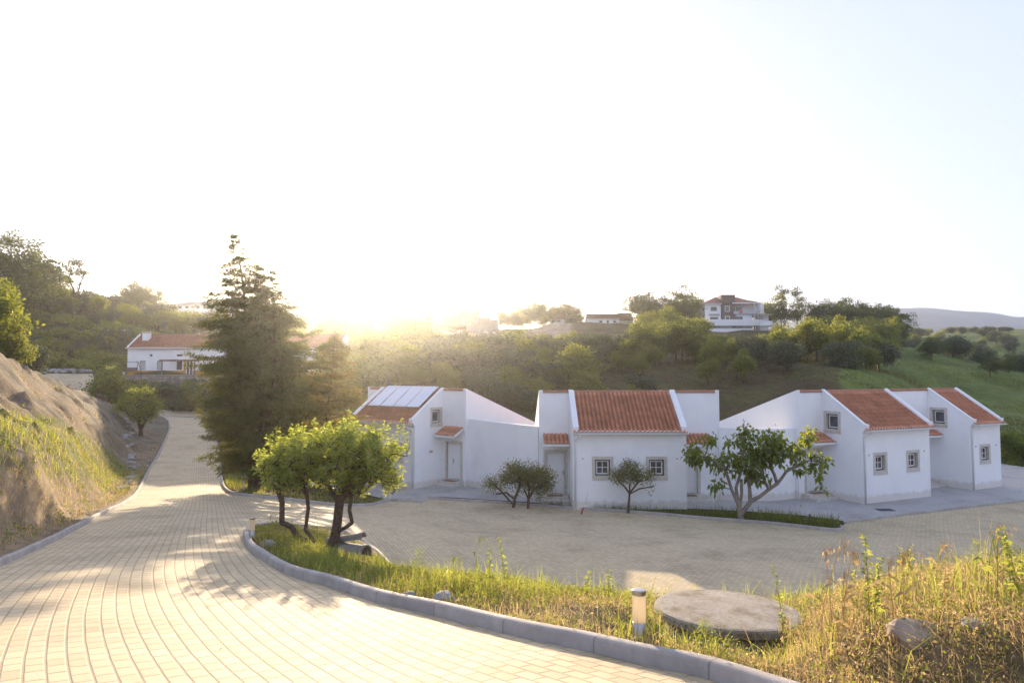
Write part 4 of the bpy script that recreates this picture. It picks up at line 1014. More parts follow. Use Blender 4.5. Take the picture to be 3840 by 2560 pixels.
# right hills: olive groves
scatter(64, (3330, 4150), (176, 350), ['olive', 'hill', 'olive'], (3.4, 5.6), 'olive tree dotted over the far green hill at the right', 'olive grove on the far right hill', md=1.25, sq=1.15)
scatter(44, (3300, 4300), (352, 480), ['olive', 'dark', 'hill'], (5, 9), 'tree on the skyline ridge of the far right hill', 'ridge trees of the far right hill', md=1.1, sq=1.3)
scatter(8, (3480, 3860), (118, 150), ['olive', 'dark'], (3.2, 5.2), 'dark round tree on the crest of the green pasture at the right', 'trees on the pasture crest', md=1.6)
scatter(14, (3760, 4150), (48, 60), ['bush', 'hill'], (1.6, 3.2), 'leafy shrub just beyond the right end house', 'shrubs beyond the right end house', 'shrub', 'slope_shrub', .9)
# individually recognisable trees
put_px('oak', 40, 1150, 870, 118, 'large spreading oak with dark open crown at the left edge of the photo', name='oak_tree', squash=1.1)
put_px('oak', 150, 1165, 975, 126, 'lower dark oak beside the large left oak', name='oak_tree', squash=1.2)
put_px('gaunt', 275, 1190, 965, 124, 'gaunt thin tree with sparse twigs standing alone on the left hilltop', name='bare_tree', squash=.95)
put_px('warm', -25, 1330, 1035, 45, 'olive green tree at the left edge above the bare bank', name='bank_tree', squash=.7)
put_px('warm', -60, 1330, 1020, 43, 'yellow green tree half out of frame above the bare bank', name='bank_tree')
put_px('bush', 40, 1345, 1230, 44, 'bushy shrub hanging over the top of the bare bank', name='bank_shrub', cat='shrub', squash=.8)
put_px('bush', 130, 1420, 1290, 60, 'dark green shrub behind the crest of the bare bank', name='bank_shrub', cat='shrub', squash=.7)
put_px('oak', 470, 1150, 1075, 185, 'dark pointed tree left of the far factory roof', name='pine_tree', squash=.9)
put_px('oak', 555, 1155, 1072, 185, 'round dark tree touching the left end of the factory roof', name='round_tree', squash=1.0)
put_px('oak', 512, 1150, 1062, 190, 'second pointed tree on the skyline left of the factory', name='pine_tree', squash=.8)
for px, pb, ptp, D, kd, lab in [(1960,1225,1150,206,'oak','low spreading skyline tree between the annex and the cream cottage'), (2035,1225,1126,212,'oak','tallest spreading skyline tree left of the cream cottage'), (2120,1225,1130,224,'oak','spreading skyline tree rising over the cream cottage roof'), (1990,1225,1133,205,'dark','round skyline tree left of the cream cottage'), (2085,1215,1128,222,'dark','broad skyline tree behind the cream cottage roof'), (2165,1215,1140,225,'dark','dark skyline tree right of the cream cottage'),
    (1885,1238,1172,190,'oak','dense bushy tree touching the concrete annex'), (1925,1240,1168,188,'oak','dense rounded tree between the annex and the skyline trees'), (1975,1238,1176,190,'hill','bushy tree at the foot of the low skyline tree'), (2040,1236,1180,196,'hill','bushy tree just left of the cream cottage'), (1900,1235,1165,200,'hill','bushy tree beside the concrete annex'), (1940,1232,1160,200,'hill','bushy tree second from the concrete annex'), (2140,1228,1185,200,'bush','dark shrub between the cottage and the long white house'),
    (2400,1230,1095,200,'dark','dark tree at the left of the skyline clump before the villa'), (2455,1230,1098,195,'dark','domed dark tree right of the long white house'), (2520,1232,1105,192,'dark','dark tree in the middle of the clump left of the villa'), (2570,1235,1085,190,'dark','tallest dark tree touching the villa roof on its left'), (2610,1235,1098,200,'dark','dark tree behind the left corner of the villa'),
    (2930,1240,1065,180,'pine','tall ragged pine right of the villa, left one of two'), (2990,1240,1072,178,'pine','tall ragged pine right of the villa, right one of two'), (2860,1225,1108,215,'hill','tree crown showing behind the villa chimney'),
    (3060,1262,1140,168,'oak','thick dark tree just right of the pines'), (3140,1270,1122,172,'oak','tallest domed tree at the back of the right clump'), (3215,1275,1126,170,'oak','wide dense tree in the right clump'), (3285,1282,1134,166,'oak','dense dark tree on the right side of the clump'), (3340,1290,1150,160,'oak','last dense dark tree of the right clump'), (3110,1265,1135,165,'dark','dark broad tree right of the two pines'), (3180,1275,1130,160,'dark','domed dark tree at the middle of the right clump'), (3250,1280,1140,158,'dark','dark tree in the right clump above the pasture'), (3310,1290,1150,155,'dark','dark tree near the end of the right clump'), (3375,1300,1160,150,'pine','ragged tree at the right end of the clump above the pasture'),
    (2450,1300,1160,140,'hill','bright green tree on the slope left below the villa'), (2530,1310,1150,138,'warm','sunlit green tree below the skyline clump left of the villa'),
    (1340,1215,1110,200,'hill','tall tree on the skyline right at the sun'), (1440,1240,1140,165,'warm','glowing tree just below the sun'), (1490,1260,1150,150,'warm','tall glowing tree right below the sun'), (1560,1240,1160,170,'hill','hazy tree left of the concrete house')]:
    put_px(kd, px, pb, ptp, D, lab, squash=1.15 if kd != 'pine' else .85, name='skyline_tree' if kd != 'pine' else 'pine_tree')
# tree and shrubs by the road
small_tree('olive_tree', 530, 1612, 60, [[(530,1614), (528,1585), (520,1560)], [(528,1585), (545,1555)]], [(480,1500,40,28), (520,1465,45,30), (560,1500,50,30), (540,1530,55,25), (585,1505,25,22), (555,1450,22,18), (450,1515,22,16)], 130, M['leaf_warm'],
           'small sunlit tree with a crooked trunk on the bank left of the road bend', .22, 30, .3, .016, .12, seed=14)
scatter_sh = [(400,1490,1385,72,'bush','dark shrub left of the small sunlit roadside tree'), (430,1510,1400,76,'bush','shrub behind the small sunlit roadside tree'), (375,1500,1430,74,'bush','low shrub by the little wooden fence')]
for px, pb, ptp, D, kd, lab in scatter_sh: put_px(kd, px, pb, ptp, D, lab, cat='shrub', name='road_shrub', squash=.8)
for i in range(34):
    px = 455+i*24+random.uniform(-10, 10); put_px(random.choice(['bush', 'hill']), px, 1525, random.uniform(1424, 1462), random.uniform(89.5, 92), 'shrub on the bank between the road bend and the terrace wall', 'bank shrubs below the terrace', cat='shrub', name='bank_shrub', squash=1.5)
for i, (px, D, h) in enumerate([(1010,44,2.2), (1090,42,1.8), (1150,46,2.6), (1290,50,3.0), (1060,55,3.2), (1180,60,4.0), (1330,58,4.2), (1000,62,4.0)]):
    p = W(px, 1700, D); put_tree('bush', p[0], p[1], h, 'green shrub behind the conifers right of the road', 'shrubs behind the conifers', 'shrub', 'garden_shrub', seed=i)
# ------------------------------------------------------------------ buildings beyond the row
def box_house(name, p0, p1, depth, h, rise, label, roofmat, wall=None, z0=None, over=.35, hip=0.0, wins=(), doors=(), chim=None, plinth=None, group=None, per=.24, gable_verge=False):
    """gabled or hipped house whose front runs p0 -> p1 (world XY) facing -y side; wins/doors are (u0,z0,u1,z1)"""
    p0 = np.array(p0[:2]); p1 = np.array(p1[:2]); L = float(np.linalg.norm(p1-p0)); ang = math.atan2(p1[1]-p0[1], p1[0]-p0[0])
    zb = z0 if z0 is not None else min(Z(*p0), Z(*p1)); root = empty(name, (p0[0], p0[1], zb), ang); tag(root, label, 'house' if 'house' in name or 'villa' in name or 'cottage' in name else 'building', group)
    mb = MB(); X, Zv = (1, 0, 0), (0, 0, 1); pb = plinth[0] if plinth else 0
    mb.slab([(0, -1), (L, -1), (L, h), (0, h)], [tuple(q) for q in wins]+[tuple(q) for q in doors], .25, (0, 0, 0), X, Zv, (0, 1, 0))
    mb.slab([(0, -1), (L, -1), (L, h), (0, h)], [], .25, (0, depth, 0), X, Zv, (0, -1, 0))
    gab = [(.25, -1), (depth-.25, -1), (depth-.25, h), (depth/2, h+rise*(1-.5/depth)), (.25, h)] if not hip else [(.25, -1), (depth-.25, -1), (depth-.25, h), (.25, h)]
    for x, nx in ((0, 1), (L, -1)): mb.slab(gab, [], .25, (x, 0, 0), (0, 1, 0), Zv, (nx, 0, 0))
    mb.build('wall', wall or M['plaster'], root)
    half = depth/2; sl = rise/half; Ls = math.hypot(half+over, (half+over)*sl)
    if not hip:
        x0 = -over*.4 if not gable_verge else .2
        tile_mesh('roof', L-2*x0, Ls, per=per, origin=(x0, half, h+rise+.12), A=X, Dn=Vector((0, -1, -sl)).normalized(), parent=root, mat=roofmat, row=.5, n=4)
        tile_mesh('back_roof', L-2*x0, Ls, per=per, origin=(L-x0, half, h+rise+.12), A=(-1, 0, 0), Dn=Vector((0, 1, -sl)).normalized(), parent=root, mat=roofmat, row=.5, n=4)
        ridge_mesh('ridge_tiles', x0, L-x0, half, h+rise+.12, root, roofmat, .12, .6)
        if gable_verge:
            mb = MB()
            for x in (-.02, L-.2):
                for sg in (-1, 1):
                    a = (half+sg*(half+over*.6), h+rise-sl*(half+over*.6)+.1); vs = []
                    for xx in (x, x+.22): vs += [(xx, half, h+rise+.02), (xx, a[0], a[1]-.1), (xx, a[0], a[1]+.16), (xx, half, h+rise+.28)]
                    mb.add(vs, [(0, 1, 2, 3), (7, 6, 5, 4), (0, 4, 5, 1), (1, 5, 6, 2), (2, 6, 7, 3), (3, 7, 4, 0)])
            mb.build('verge', M['white'], root)
    else:
        mb = MB(); o = over; t = h+rise; vs = [(-o, -o, h), (L+o, -o, h), (L+o, depth+o, h), (-o, depth+o, h), (hip, half, t), (L-hip, half, t)]
        mb.add(vs, [(0, 1, 5, 4), (1, 2, 5), (2, 3, 4, 5), (3, 0, 4), (3, 2, 1, 0)]); mb.build('roof', roofmat, root)
    mb = MB(); mb.box(-over*.4, -over-.05, h-sl*over+.02, L+over*.4, -over+.06, h-sl*over+.14) if not hip else mb.box(-over, -over-.06, h-.14, L+over, -over+.02, h-.01); mb.build('gutter', M['zinc_white'], root)
    T = frame3((0, 0, 0), (1, 0, 0), (0, 0, 1), (0, 1, 0))
    for (a0, b0, a1, b1) in wins:
        mb = MB(); f = .06
        for q in ((a0, b0, a1, b0+f), (a0, b1-f, a1, b1), (a0, b0+f, a0+f, b1-f), (a1-f, b0+f, a1, b1-f)): qbox(mb, T, q[0], q[1], .08, q[2], q[3], .2)
        w = mb.build('window', M['slate'], root); mb = MB(); qbox(mb, T, a0+f, b0+f, .14, a1-f, b1-f, .15); mb.build('pane', M['glass'], w)
    for (a0, b0, a1, b1) in doors:
        mb = MB(); qbox(mb, T, a0, b0, .1, a1, b1, .18); mb.build('door', M['slate'], root)
    if plinth:
        mb = MB(); cur = 0
        for (a0, b0, a1, b1) in sorted(doors):
            qbox(mb, T, cur, -.6, -.03, a0, pb, .0); cur = a1
        qbox(mb, T, cur, -.6, -.03, L+.03, pb, 0); mb.box(L, 0, -.6, L+.03, depth, pb); mb.build('plinth', plinth[1], root)
    if chim:
        cx, cy, cw, ct = chim; zc_ = h+rise-abs(cy-half)*sl
        mb = MB(); mb.box(cx, cy-cw/2, zc_-.3, cx+cw, cy+cw/2, zc_+ct); mb.build('chimney', M['plaster'], root)
        mb = MB(); mb.box(cx-.12, cy-cw/2-.12, zc_+ct+.14, cx+cw+.12, cy+cw/2+.12, zc_+ct+.24)
        for q in ((0, -1), (1, -1), (0, 1), (1, 1)): mb.box(cx+q[0]*(cw-.1), cy+q[1]*(cw/2-.05)-.05, zc_+ct, cx+q[0]*(cw-.1)+.1, cy+q[1]*(cw/2-.05)+.05, zc_+ct+.14)
        mb.build('chimney_cap', M['stone'], root)
    return root
def lid_mat():
    m, nt, b = new_mat('weathered_concrete_lid'); b.inputs['Roughness'].default_value = .9; g_ = N(nt, 'ShaderNodeNewGeometry').outputs['Position']
    c = ramp(nt, noise(nt, g_, 3.2, 8, .7), [(.35, (.20, .155, .10)), (.5, (.36, .32, .26)), (.7, (.44, .40, .34))])
    c = mulc(nt, c, ramp(nt, noise(nt, g_, 30, 5, .7), [(.35, (.6, .55, .48)), (.55, (1, 1, 1))]), .8)
    nt.links.new(c, b.inputs['Base Color']); bump(nt, b, noise(nt, g_, 22, 8, .75), .6, .02); return m
M['lid'] = lid_mat(); M['brown_rock'] = simple('brown_rock', (.34, .26, .19), .9, .3, 3, .8, 12)
M['yellow'] = simple('ochre_paint', (.50, .26, .045), .8, .08, 3)
M['shutter'] = simple('grey_shutter', (.46, .47, .48), .7, .08, 2)
M['grey_render'] = simple('raw_grey_render', (.33, .31, .29), .9, .12, .6, .3, 10)
M['brown_stone'] = simple('brown_stone_cladding', (.15, .11, .095), .85, .25, 2.5, .5, 12)
M['rubble'] = simple('rough_stone_wall', (.30, .28, .25), .9, .35, 1.2, .8, 6)
M['metal_roof'] = simple('pale_sheet_roof', (.45, .47, .50), .5, .06, 1)
M['slate_roof'] = simple('grey_brown_roof', (.13, .12, .12), .8, .15, .5)
M['cream'] = simple('cream_paint', (.62, .52, .30), .85, .06, 1)
M['rust'] = simple('rusty_brown_iron', (.12, .06, .045), .7, .25, 10)
M['red'] = simple('red_plastic', (.55, .035, .025), .4, .05, 5)
M['wood'] = simple('weathered_wood', (.20, .145, .10), .9, .25, 9, .4, 40)
M['terrace'] = simple('terracotta_paving', (.32, .17, .12), .85, .15, 2)

# --- long house with yellow plinth
D0 = 98; px2x = lambda px, D: (px-1920)/F*D
hz = W(478, 1404, D0)[2]; YX0 = px2x(478, D0)
u_ = lambda px: (px-478)/F*D0
vz = lambda py: (1404-py)/F*D0
yh = box_house('long_house', (YX0, D0), (px2x(1280, D0), D0), 6.2, vz(1302), 1.85, 'long white house with yellow plinth, red roof and chimney beyond the road bend', M['tile_far'], z0=hz,
    wins=[(u_(524), vz(1386), u_(546), vz(1353)), (u_(589), vz(1386), u_(611), vz(1353)), (u_(662), vz(1386), u_(684), vz(1353)), (u_(662), vz(1336), u_(684), vz(1328)), (u_(1000), vz(1386), u_(1025), vz(1353)), (u_(1150), vz(1386), u_(1175), vz(1353))],
    doors=[(u_(698), .0, u_(724), vz(1353))], chim=(u_(516)-.2, 1.9, .85, 1.0), plinth=(vz(1389), M['yellow']), gable_verge=True)
for a, b_ in ((524, 546), (589, 611)):
    mb = MB(); T = frame3((0, 0, 0), (1, 0, 0), (0, 0, 1), (0, 1, 0)); qbox(mb, T, u_(a)+.07, vz(1385), .10, u_(b_)-.07, vz(1356), .13); mb.build('shutter', M['shutter'], yh)
mb = MB(); qbox(mb, T, u_(690), 0, -.05, u_(697), vz(1350), -.031); qbox(mb, T, u_(690), vz(1353), -.06, u_(748), vz(1348), -.04); mb.build('door_surround', M['yellow'], yh)
mb = MB(); 
for a in (698, 710, 722): mb.box(u_(a), -.02, 0, u_(a)+.12, .08, vz(1353))
mb.box(u_(698), -.019, 1.0, u_(724), .079, 1.1); mb.build('glazed_door_frame', M['white'], yh)
mb = MB()
for a in (640, 760): mb.bar((u_(a), -2.4, 0), (u_(a), -2.4, vz(1354)), .12)
mb.bar((u_(630), -2.4, vz(1354)), (u_(775), -2.4, vz(1354)), .12, .16)
for a in np.linspace(634, 772, 12): mb.bar((u_(a), -2.7, vz(1354)+.14), (u_(a), -.04, vz(1354)+.2), .08, .1)
mb.build('pergola', M['wood'], yh)
mb = MB(); mb.tube([(u_(568), .02, vz(1332)), (u_(568), -.12, vz(1332))], .16, 12); mb.build('wall_lamp', M['slate'], yh)
# terrace and retaining wall below
mb = MB(); n = 26
for i in range(n):
    a = u_(440)+i*(u_(1260)-u_(440))/n; b_ = u_(440)+(i+1)*(u_(1260)-u_(440))/n
    f = lambda q: -5.2+1.6*((q-u_(850))/u_(850))**2*2
    mb.add([(a, -.03, -.02), (b_, -.03, -.02), (b_, f(b_), -.05), (a, f(a), -.05), (a, f(a), -1.6), (b_, f(b_), -1.6)], [(0, 1, 2, 3)], 0)
    mb.add([(a, f(a), -.05), (b_, f(b_), -.05), (b_, f(b_), -1.9), (a, f(a), -1.9)], [(0, 1, 2, 3)], 1)
tr = mb.build('terrace', [M['terrace'], M['rubble']]); tr.location = yh.location; tag(tr, 'terracotta terrace on a pale stone retaining wall before the yellow plinth house', 'terrace')
def fence_run(pts, post_h, label, name='rustic_fence', zoff=0.0, rails=(.45, .85)):
    p0 = pts[0]; root = empty(name, p0); tag(root, label, 'fence'); rl = MB()
    for i, p in enumerate(pts):
        q = Vector(p)-Vector(p0); mb = MB(); mb.tube([(q.x, q.y, q.z-.3), (q.x+random.uniform(-.04, .04), q.y, q.z+post_h)], .055, 6); mb.build('post', M['wood'], root)
    for i in range(len(pts)-1):
        a = Vector(pts[i])-Vector(p0); b_ = Vector(pts[i+1])-Vector(p0)
        for rr in rails:
            mb = MB(); mb.tube([a+Vector((0, -.06, rr*post_h+random.uniform(-.04, .04))), b_+Vector((0, -.06, rr*post_h+random.uniform(-.08, .08)))], .04, 6); mb.build('rail', M['wood'], root)
    return root
fence_run([(YX0+u_(q), D0+(-5.75+3.2*((u_(q)-u_(850))/u_(850))**2), hz-1.15-max(0, (500-q))*.012) for q in (468, 487, 508, 533, 562, 591, 620, 650, 680, 710, 740, 770, 800)], 1.0, 'rustic wooden fence at the foot of the terrace wall of the yellow plinth house', rails=(.5, .95))
fp = [W(px, py, D) for px, py, D in ((360, 1500, 70), (378, 1506, 68.5), (398, 1514, 67))]
fence_run([(p[0], p[1], Z(p[0], p[1])) for p in fp], 1.1, 'short wooden fence beside the dark roadside shrubs', 'wooden_fence')
# garden swing seat and bucket
sw = empty('garden_swing', (YX0+u_(522), D0-2.2, hz)); tag(sw, 'brown iron swing seat on the terrace before the shuttered window', 'swing seat')
w2 = 1.05; hh = 1.75
for s_ in (-1, 1):
    for q in (-.75, .75): mb = MB(); mb.tube([(s_*(w2+.25), q, 0), (s_*w2, 0, hh)], .035, 6); mb.build('leg', M['rust'], sw)
    mb = MB(); mb.tube([(s_*w2, -.5, hh+.12), (s_*w2, .5, hh-.12)], .03, 6); mb.build('roof_arm', M['rust'], sw)
    mb = MB(); mb.tube([(s_*.8, 0, hh), (s_*.82, -.05, .7)], .015, 5); mb.build('hanger', M['rust'], sw)
    mb = MB(); mb.tube([(s_*(w2+.25), -.75, .25), (s_*(w2+.25), .75, .25)], .025, 6); mb.build('brace', M['rust'], sw)
mb = MB(); mb.tube([(-w2-.06, 0, hh), (w2+.06, 0, hh)], .035, 6); mb.build('top_bar', M['rust'], sw)
mb = MB(); mb.box(-.82, -.3, .42, .82, .25, .52); mb.build('seat', M['brown_stone'], sw)
mb = MB(); mb.add([(x, y, z) for x in (-.82, .82) for y, z in ((.22, .52), (.42, 1.0), (.48, .98), (.3, .5))], [(0, 1, 2, 3), (7, 6, 5, 4), (0, 4, 5, 1), (1, 5, 6, 2), (2, 6, 7, 3), (3, 7, 4, 0)]); mb.build('backrest', M['brown_stone'], sw)
bk = MB(); bk.lathe([(.16, 0), (.22, .42), (.235, .42), (.235, .45), (.20, .45), (.15, .05)], 16); bo = bk.build('bucket', M['zinc_white']); bo.location = (YX0+u_(490), D0-1.6, hz); tag(bo, 'pale bucket standing left of the swing seat', 'bucket')

# --- long factory on the skyline
DF = 255
fa = box_house('factory', (px2x(606, DF), DF), (px2x(830, DF), DF), 18, (1165-1149)/F*DF+2.2, 2.4, 'long white building with dark roof and a row of square windows on the left skyline', M['slate_roof'], z0=W(700, 1160, DF)[2]-2.2, hip=6, over=.6,
    wins=[((px-606)/F*DF, 2.6, (px+12-606)/F*DF, 3.5) for px in (645, 665, 690, 712, 732, 755, 780)])
DG = 262
fb = box_house('factory', (px2x(836, DG), DG), (px2x(1390, DG), DG), 22, (1178-1143)/F*DG+1.5, 1.5, 'very long pale hall with band of brown windows on the skyline behind the cypress', M['metal_roof'], z0=W(1100, 1173, DG)[2]-1.5, hip=8, over=.6,
    wins=[((px-836)/F*DG, 2.9, (px+34-836)/F*DG, 3.9) for px in range(860, 1370, 38)])
# --- concrete house being built
DC = 180
c0 = W(1612, 1245, DC); czb = W(1700, 1246, DC)[2]; cw = lambda px: (px-1600)/F*DC; ch = lambda py: (1246-py)/F*DC
cs = empty('unfinished_house', (px2x(1600, DC), DC, czb)); tag(cs, 'unfinished two storey grey concrete house with pale hipped roof on the ridge', 'house')
mb = MB(); mb.slab([(0, -1.5), (cw(1790), -1.5), (cw(1790), ch(1166)), (0, ch(1166))], [(cw(1662), ch(1213), cw(1700), ch(1190)), (cw(1716), ch(1214), cw(1746), ch(1188)), (cw(1680), ch(1243), cw(1748), ch(1222))], .3, (0, 0, 0), (1, 0, 0), (0, 0, 1), (0, 1, 0))
mb.slab([(0.3, -1.5), (11, -1.5), (11, ch(1168)), (0.3, ch(1168))], [], .3, (cw(1790), 0, 0), (0, 1, 0), (0, 0, 1), (-1, 0, 0)); mb.slab([(0.3, -1.5), (11, -1.5), (11, ch(1168)), (0.3, ch(1168))], [], .3, (0, 0, 0), (0, 1, 0), (0, 0, 1), (1, 0, 0))
mb.box(0, 11, -1.5, cw(1790), 11.3, ch(1168)); mb.box(.3, .3, ch(1218)-.15, cw(1790)-.3, 10.9, ch(1218)+.1); mb.box(cw(1600), -1.2, ch(1219), cw(1750), -.002, ch(1216)); mb.build('wall', M['grey_render'], cs)
mb = MB(); vs = [(-.4, -.4, ch(1166)), (cw(1790)+.4, -.4, ch(1166)), (cw(1790)+.4, 11.7, ch(1168)), (-.4, 11.7, ch(1168)), (cw(1650), 5.5, ch(1144)), (cw(1735), 5.5, ch(1144))]
mb.add(vs, [(0, 1, 5, 4), (1, 2, 5), (2, 3, 4, 5), (3, 0, 4), (3, 2, 1, 0)]); mb.build('roof', M['metal_roof'], cs)
for a in (1731, 1738): mb = MB(); mb.box(cw(a), -.02, ch(1214), cw(a)+.25, .2, ch(1188)); mb.build('window_post', M['white'], cs)
cx2 = empty('unfinished_annex', (px2x(1792, DC+2), DC+2, czb)); tag(cx2, 'flat roofed concrete annex right of the unfinished house', 'building')
aw = lambda px: (px-1792)/F*(DC+2)
mb = MB(); mb.slab([(0, -1), (aw(1870), -1), (aw(1870), ch(1185)), (aw(1838), ch(1184)), (0, ch(1186))], [(aw(1840), ch(1216), aw(1862), ch(1190))], .3, (0, 0, 0), (1, 0, 0), (0, 0, 1), (0, 1, 0)); mb.box(0, .3, -1, .3, 7, ch(1187)); mb.box(aw(1870)-.3, .3, -1, aw(1870), 7, ch(1187)); mb.box(.3, 6.7, -1, aw(1870)-.3, 7, ch(1187)); mb.build('wall', M['grey_render'], cx2)
mb = MB(); mb.box(-.1, -2.2, -1.2, aw(1842), -1.9, ch(1218)); mb.build('garden_wall', M['grey_render'], cx2)
# rubble, planks and pale posts on the building site
for i, (px, py, s_) in enumerate([(1812, 1243, 1.1), (1790, 1247, .8), (1720, 1252, .7), (1640, 1252, 1.2), (1600, 1250, 1.0), (1850, 1262, .6)]):
    p = W(px, py, 172); rr = np.random.default_rng(i); mb = MB()
    prof = [(1.6*s_, -.3), (1.3*s_, .3*s_), (.7*s_, .75*s_), (.15*s_, .95*s_)]; mb.lathe(prof, 10)
    mb.v = [(v[0]*(1+.3*rr.normal()*.5), v[1], v[2]*(1+.15*rr.normal())) for v in mb.v]
    o = mb.build('rubble_heap', M['rubble']); o.location = (p[0], 172, Z(p[0], 172)); tag(o, 'heap of pale rubble on the building site before the unfinished house', 'rubble', 'rubble heaps on the building site')
for i in range(7):
    px = 1850+i*10+random.uniform(-4, 4); x = px2x(px, 176); z = Z(x, 176); mb = MB(); a = random.uniform(-.5, .5); mb.bar((-2*cos(a), -2*sin(a), .2), (2*cos(a), 2*sin(a), random.uniform(.5, 1.6)), .22, .07)
    o = mb.build('plank', M['wood']); o.location = (x, 176, z+.1); tag(o, 'loose timber plank on the pile right of the unfinished annex', 'plank', 'planks on the timber pile')
for px, py, h_ in ((1722, 1240, 1.0), (1733, 1243, .9), (1717, 1250, .8)):
    x = px2x(px, 170); mb = MB(); mb.tube([(0, 0, -.2), (.05, 0, h_)], [.14, .11], 8); mb.tube([(.05, 0, h_), (.05, 0, h_+.12)], [.2, .16], 8)
    o = mb.build('site_bollard', M['white']); o.location = (x, 170, Z(x, 170)); tag(o, 'short white post on the bare ground before the unfinished house', 'post', 'white posts on the building site')
# --- cream cottage and long white house
DL = 212
box_house('cottage', (px2x(2062, DL), DL), (px2x(2120, DL), DL), 7.5, (1217-1194)/F*DL, (1194-1163)/F*DL*1.0, 'small cream cottage with steep brown roof among trees on the ridge', M['tile_brown'], z0=W(2090, 1219, DL)[2], wins=[((2091-2062)/F*DL, .9, (2104-2062)/F*DL, 2.0-.1)], doors=[((2070-2062)/F*DL, 0, (2077-2062)/F*DL, 1.75)], over=.4, per=.4)
lw = lambda px: (px-2205)/F*DL
box_house('long_cottage', (px2x(2205, DL), DL), (px2x(2325, DL), DL), 7, (1224-1194)/F*DL, (1194-1174)/F*DL, 'long white single storey house with brown roof on the ridge left of the villa', M['tile_brown'], z0=W(2260, 1225, DL)[2],
    wins=[(lw(2248), 1.3, lw(2259), 1.9), (lw(2300), 1.3, lw(2311), 1.9)], doors=[(lw(2276), .1, lw(2285), 2.0)], per=.4, over=.3)
box_house('cottage_wing', (px2x(2326, DL-1), DL-1), (px2x(2376, DL-1), DL-1), 7.5, (1224-1202)/F*DL, (1202-1172)/F*DL, 'cream wing with brown roof at the right end of the long white house', M['tile_brown'], wall=M['cream'], z0=W(2260, 1225, DL)[2], per=.4, over=.3)
# --- the villa
DV = 188; vx = lambda px: (px-2620)/F*DV; v_z = lambda py: (1246-py)/F*DV
vzb = W(2750, 1246, DV)[2]; V0 = px2x(2620, DV); vl = empty('villa', (V0, DV, vzb), 0); tag(vl, 'three level white villa with hipped red roof and dark stone tower on the hill', 'house')
zp = lambda y: 1080+y/6.72      # zoom rows back to photo rows
xp = lambda x: 2600+x/6.72
bx = lambda x: vx(xp(x)); bz = lambda y: v_z(zp(y))
T = frame3((0, 0, 0), (1, 0, 0), (0, 0, 1), (0, 1, 0))
mb = MB(); mb.slab([(bx(310), -1), (bx(715), -1), (bx(715), bz(395)), (bx(310), bz(395))], [(bx(455), bz(572), bx(612), bz(472)), (bx(432), bz(803), bx(638), bz(730))], .3, (0, 0, 0), (1, 0, 0), (0, 0, 1), (0, 1, 0))
mb.slab([(bx(1010), -1), (bx(1500), -1), (bx(1500), bz(655)), (bx(1010), bz(655))], [(bx(1075), bz(795), bx(1262), bz(715))], .3, (0, 0, 0), (1, 0, 0), (0, 0, 1), (0, 1, 0))
mb.slab([(bx(1065), bz(640)), (bx(1610), bz(640)), (bx(1610), bz(330)), (bx(1065), bz(330))], [(bx(1150), bz(580), bx(1295), bz(460))], .3, (0, 1.9, 0), (1, 0, 0), (0, 0, 1), (0, 1, 0))
mb.box(bx(310), .3, -1, bx(315)+.3, 11, bz(395)); mb.box(bx(1600), 1.9, bz(700), bx(1715), 10, bz(320)); mb.box(bx(310), 11, -1, bx(1715), 11.3, bz(395)); mb.box(bx(1800), 3, -1, bx(2015), 10, bz(650)); mb.box(bx(1500), 2.5, -1, bx(1545), 3, bz(650))
mb.build('wall', M['plaster'], vl)
mb = MB(); mb.slab([(bx(718), -1), (bx(1062), -1), (bx(1062), bz(168)), (bx(728), bz(168))], [(bx(800), bz(595), bx(922), bz(452)), (bx(800), bz(800), bx(922), bz(708))], .35, (0, -.5, 0), (1, 0, 0), (0, 0, 1), (0, 1, 0)); mb.box(bx(718), -.15, -1, bx(728)+.4, 3, bz(168)); mb.box(bx(1062)-.4, -.15, -1, bx(1062), 3, bz(168)); mb.box(bx(728)+.4, 2.7, bz(300), bx(1062)-.4, 3, bz(168)); mb.build('stone_tower', M['brown_stone'], vl)
mb = MB(); o = .7
def hiproof(mb, x0, x1, y0, y1, z0, z1, i): 
    ym = (y0+y1)/2; mb.add([(x0, y0, z0), (x1, y0, z0), (x1, y1, z0), (x0, y1, z0), (x0+i, ym, z1), (x1-i, ym, z1)], [(0, 1, 5, 4), (1, 2, 5), (2, 3, 4, 5), (3, 0, 4), (3, 2, 1, 0)])
hiproof(mb, bx(275), bx(1720), -o, 12, bz(390), bz(165), 4.8); mb.build('roof', M['tile_far'], vl)
mb = MB(); hiproof(mb, bx(975), bx(1700), -.9, 3.6, bz(370), bz(300), 1.6); mb.build('porch_roof', M['tile_far'], vl)
mb = MB(); hiproof(mb, bx(1640), bx(2030), 1.5, 10.5, bz(650), bz(570), 3); mb.build('wing_roof', M['tile_far'], vl)
mb = MB(); mb.box(bx(275), -o-.06, bz(402), bx(718), -o+.05, bz(388)); mb.box(bx(975), -.98, bz(398), bx(1700), -.85, bz(371)); mb.box(bx(1640), 1.4, bz(662), bx(2030), 1.5, bz(648)); mb.build('eave_board', M['white'], vl)
mb = MB(); mb.box(bx(1005), -1.0, bz(655), bx(1640), -.85, bz(590)); mb.box(bx(1005), -.85, bz(660), bx(1640), 1.9, bz(648)); mb.box(bx(1510), -.9, -1, bx(1545), -.6, bz(655)); mb.box(bx(1510), -.95, bz(590), bx(1545), -.65, bz(398)); mb.box(bx(1620), -.95, -1, bx(1645), -.65, bz(398)); mb.build('balcony', M['shutter'], vl)
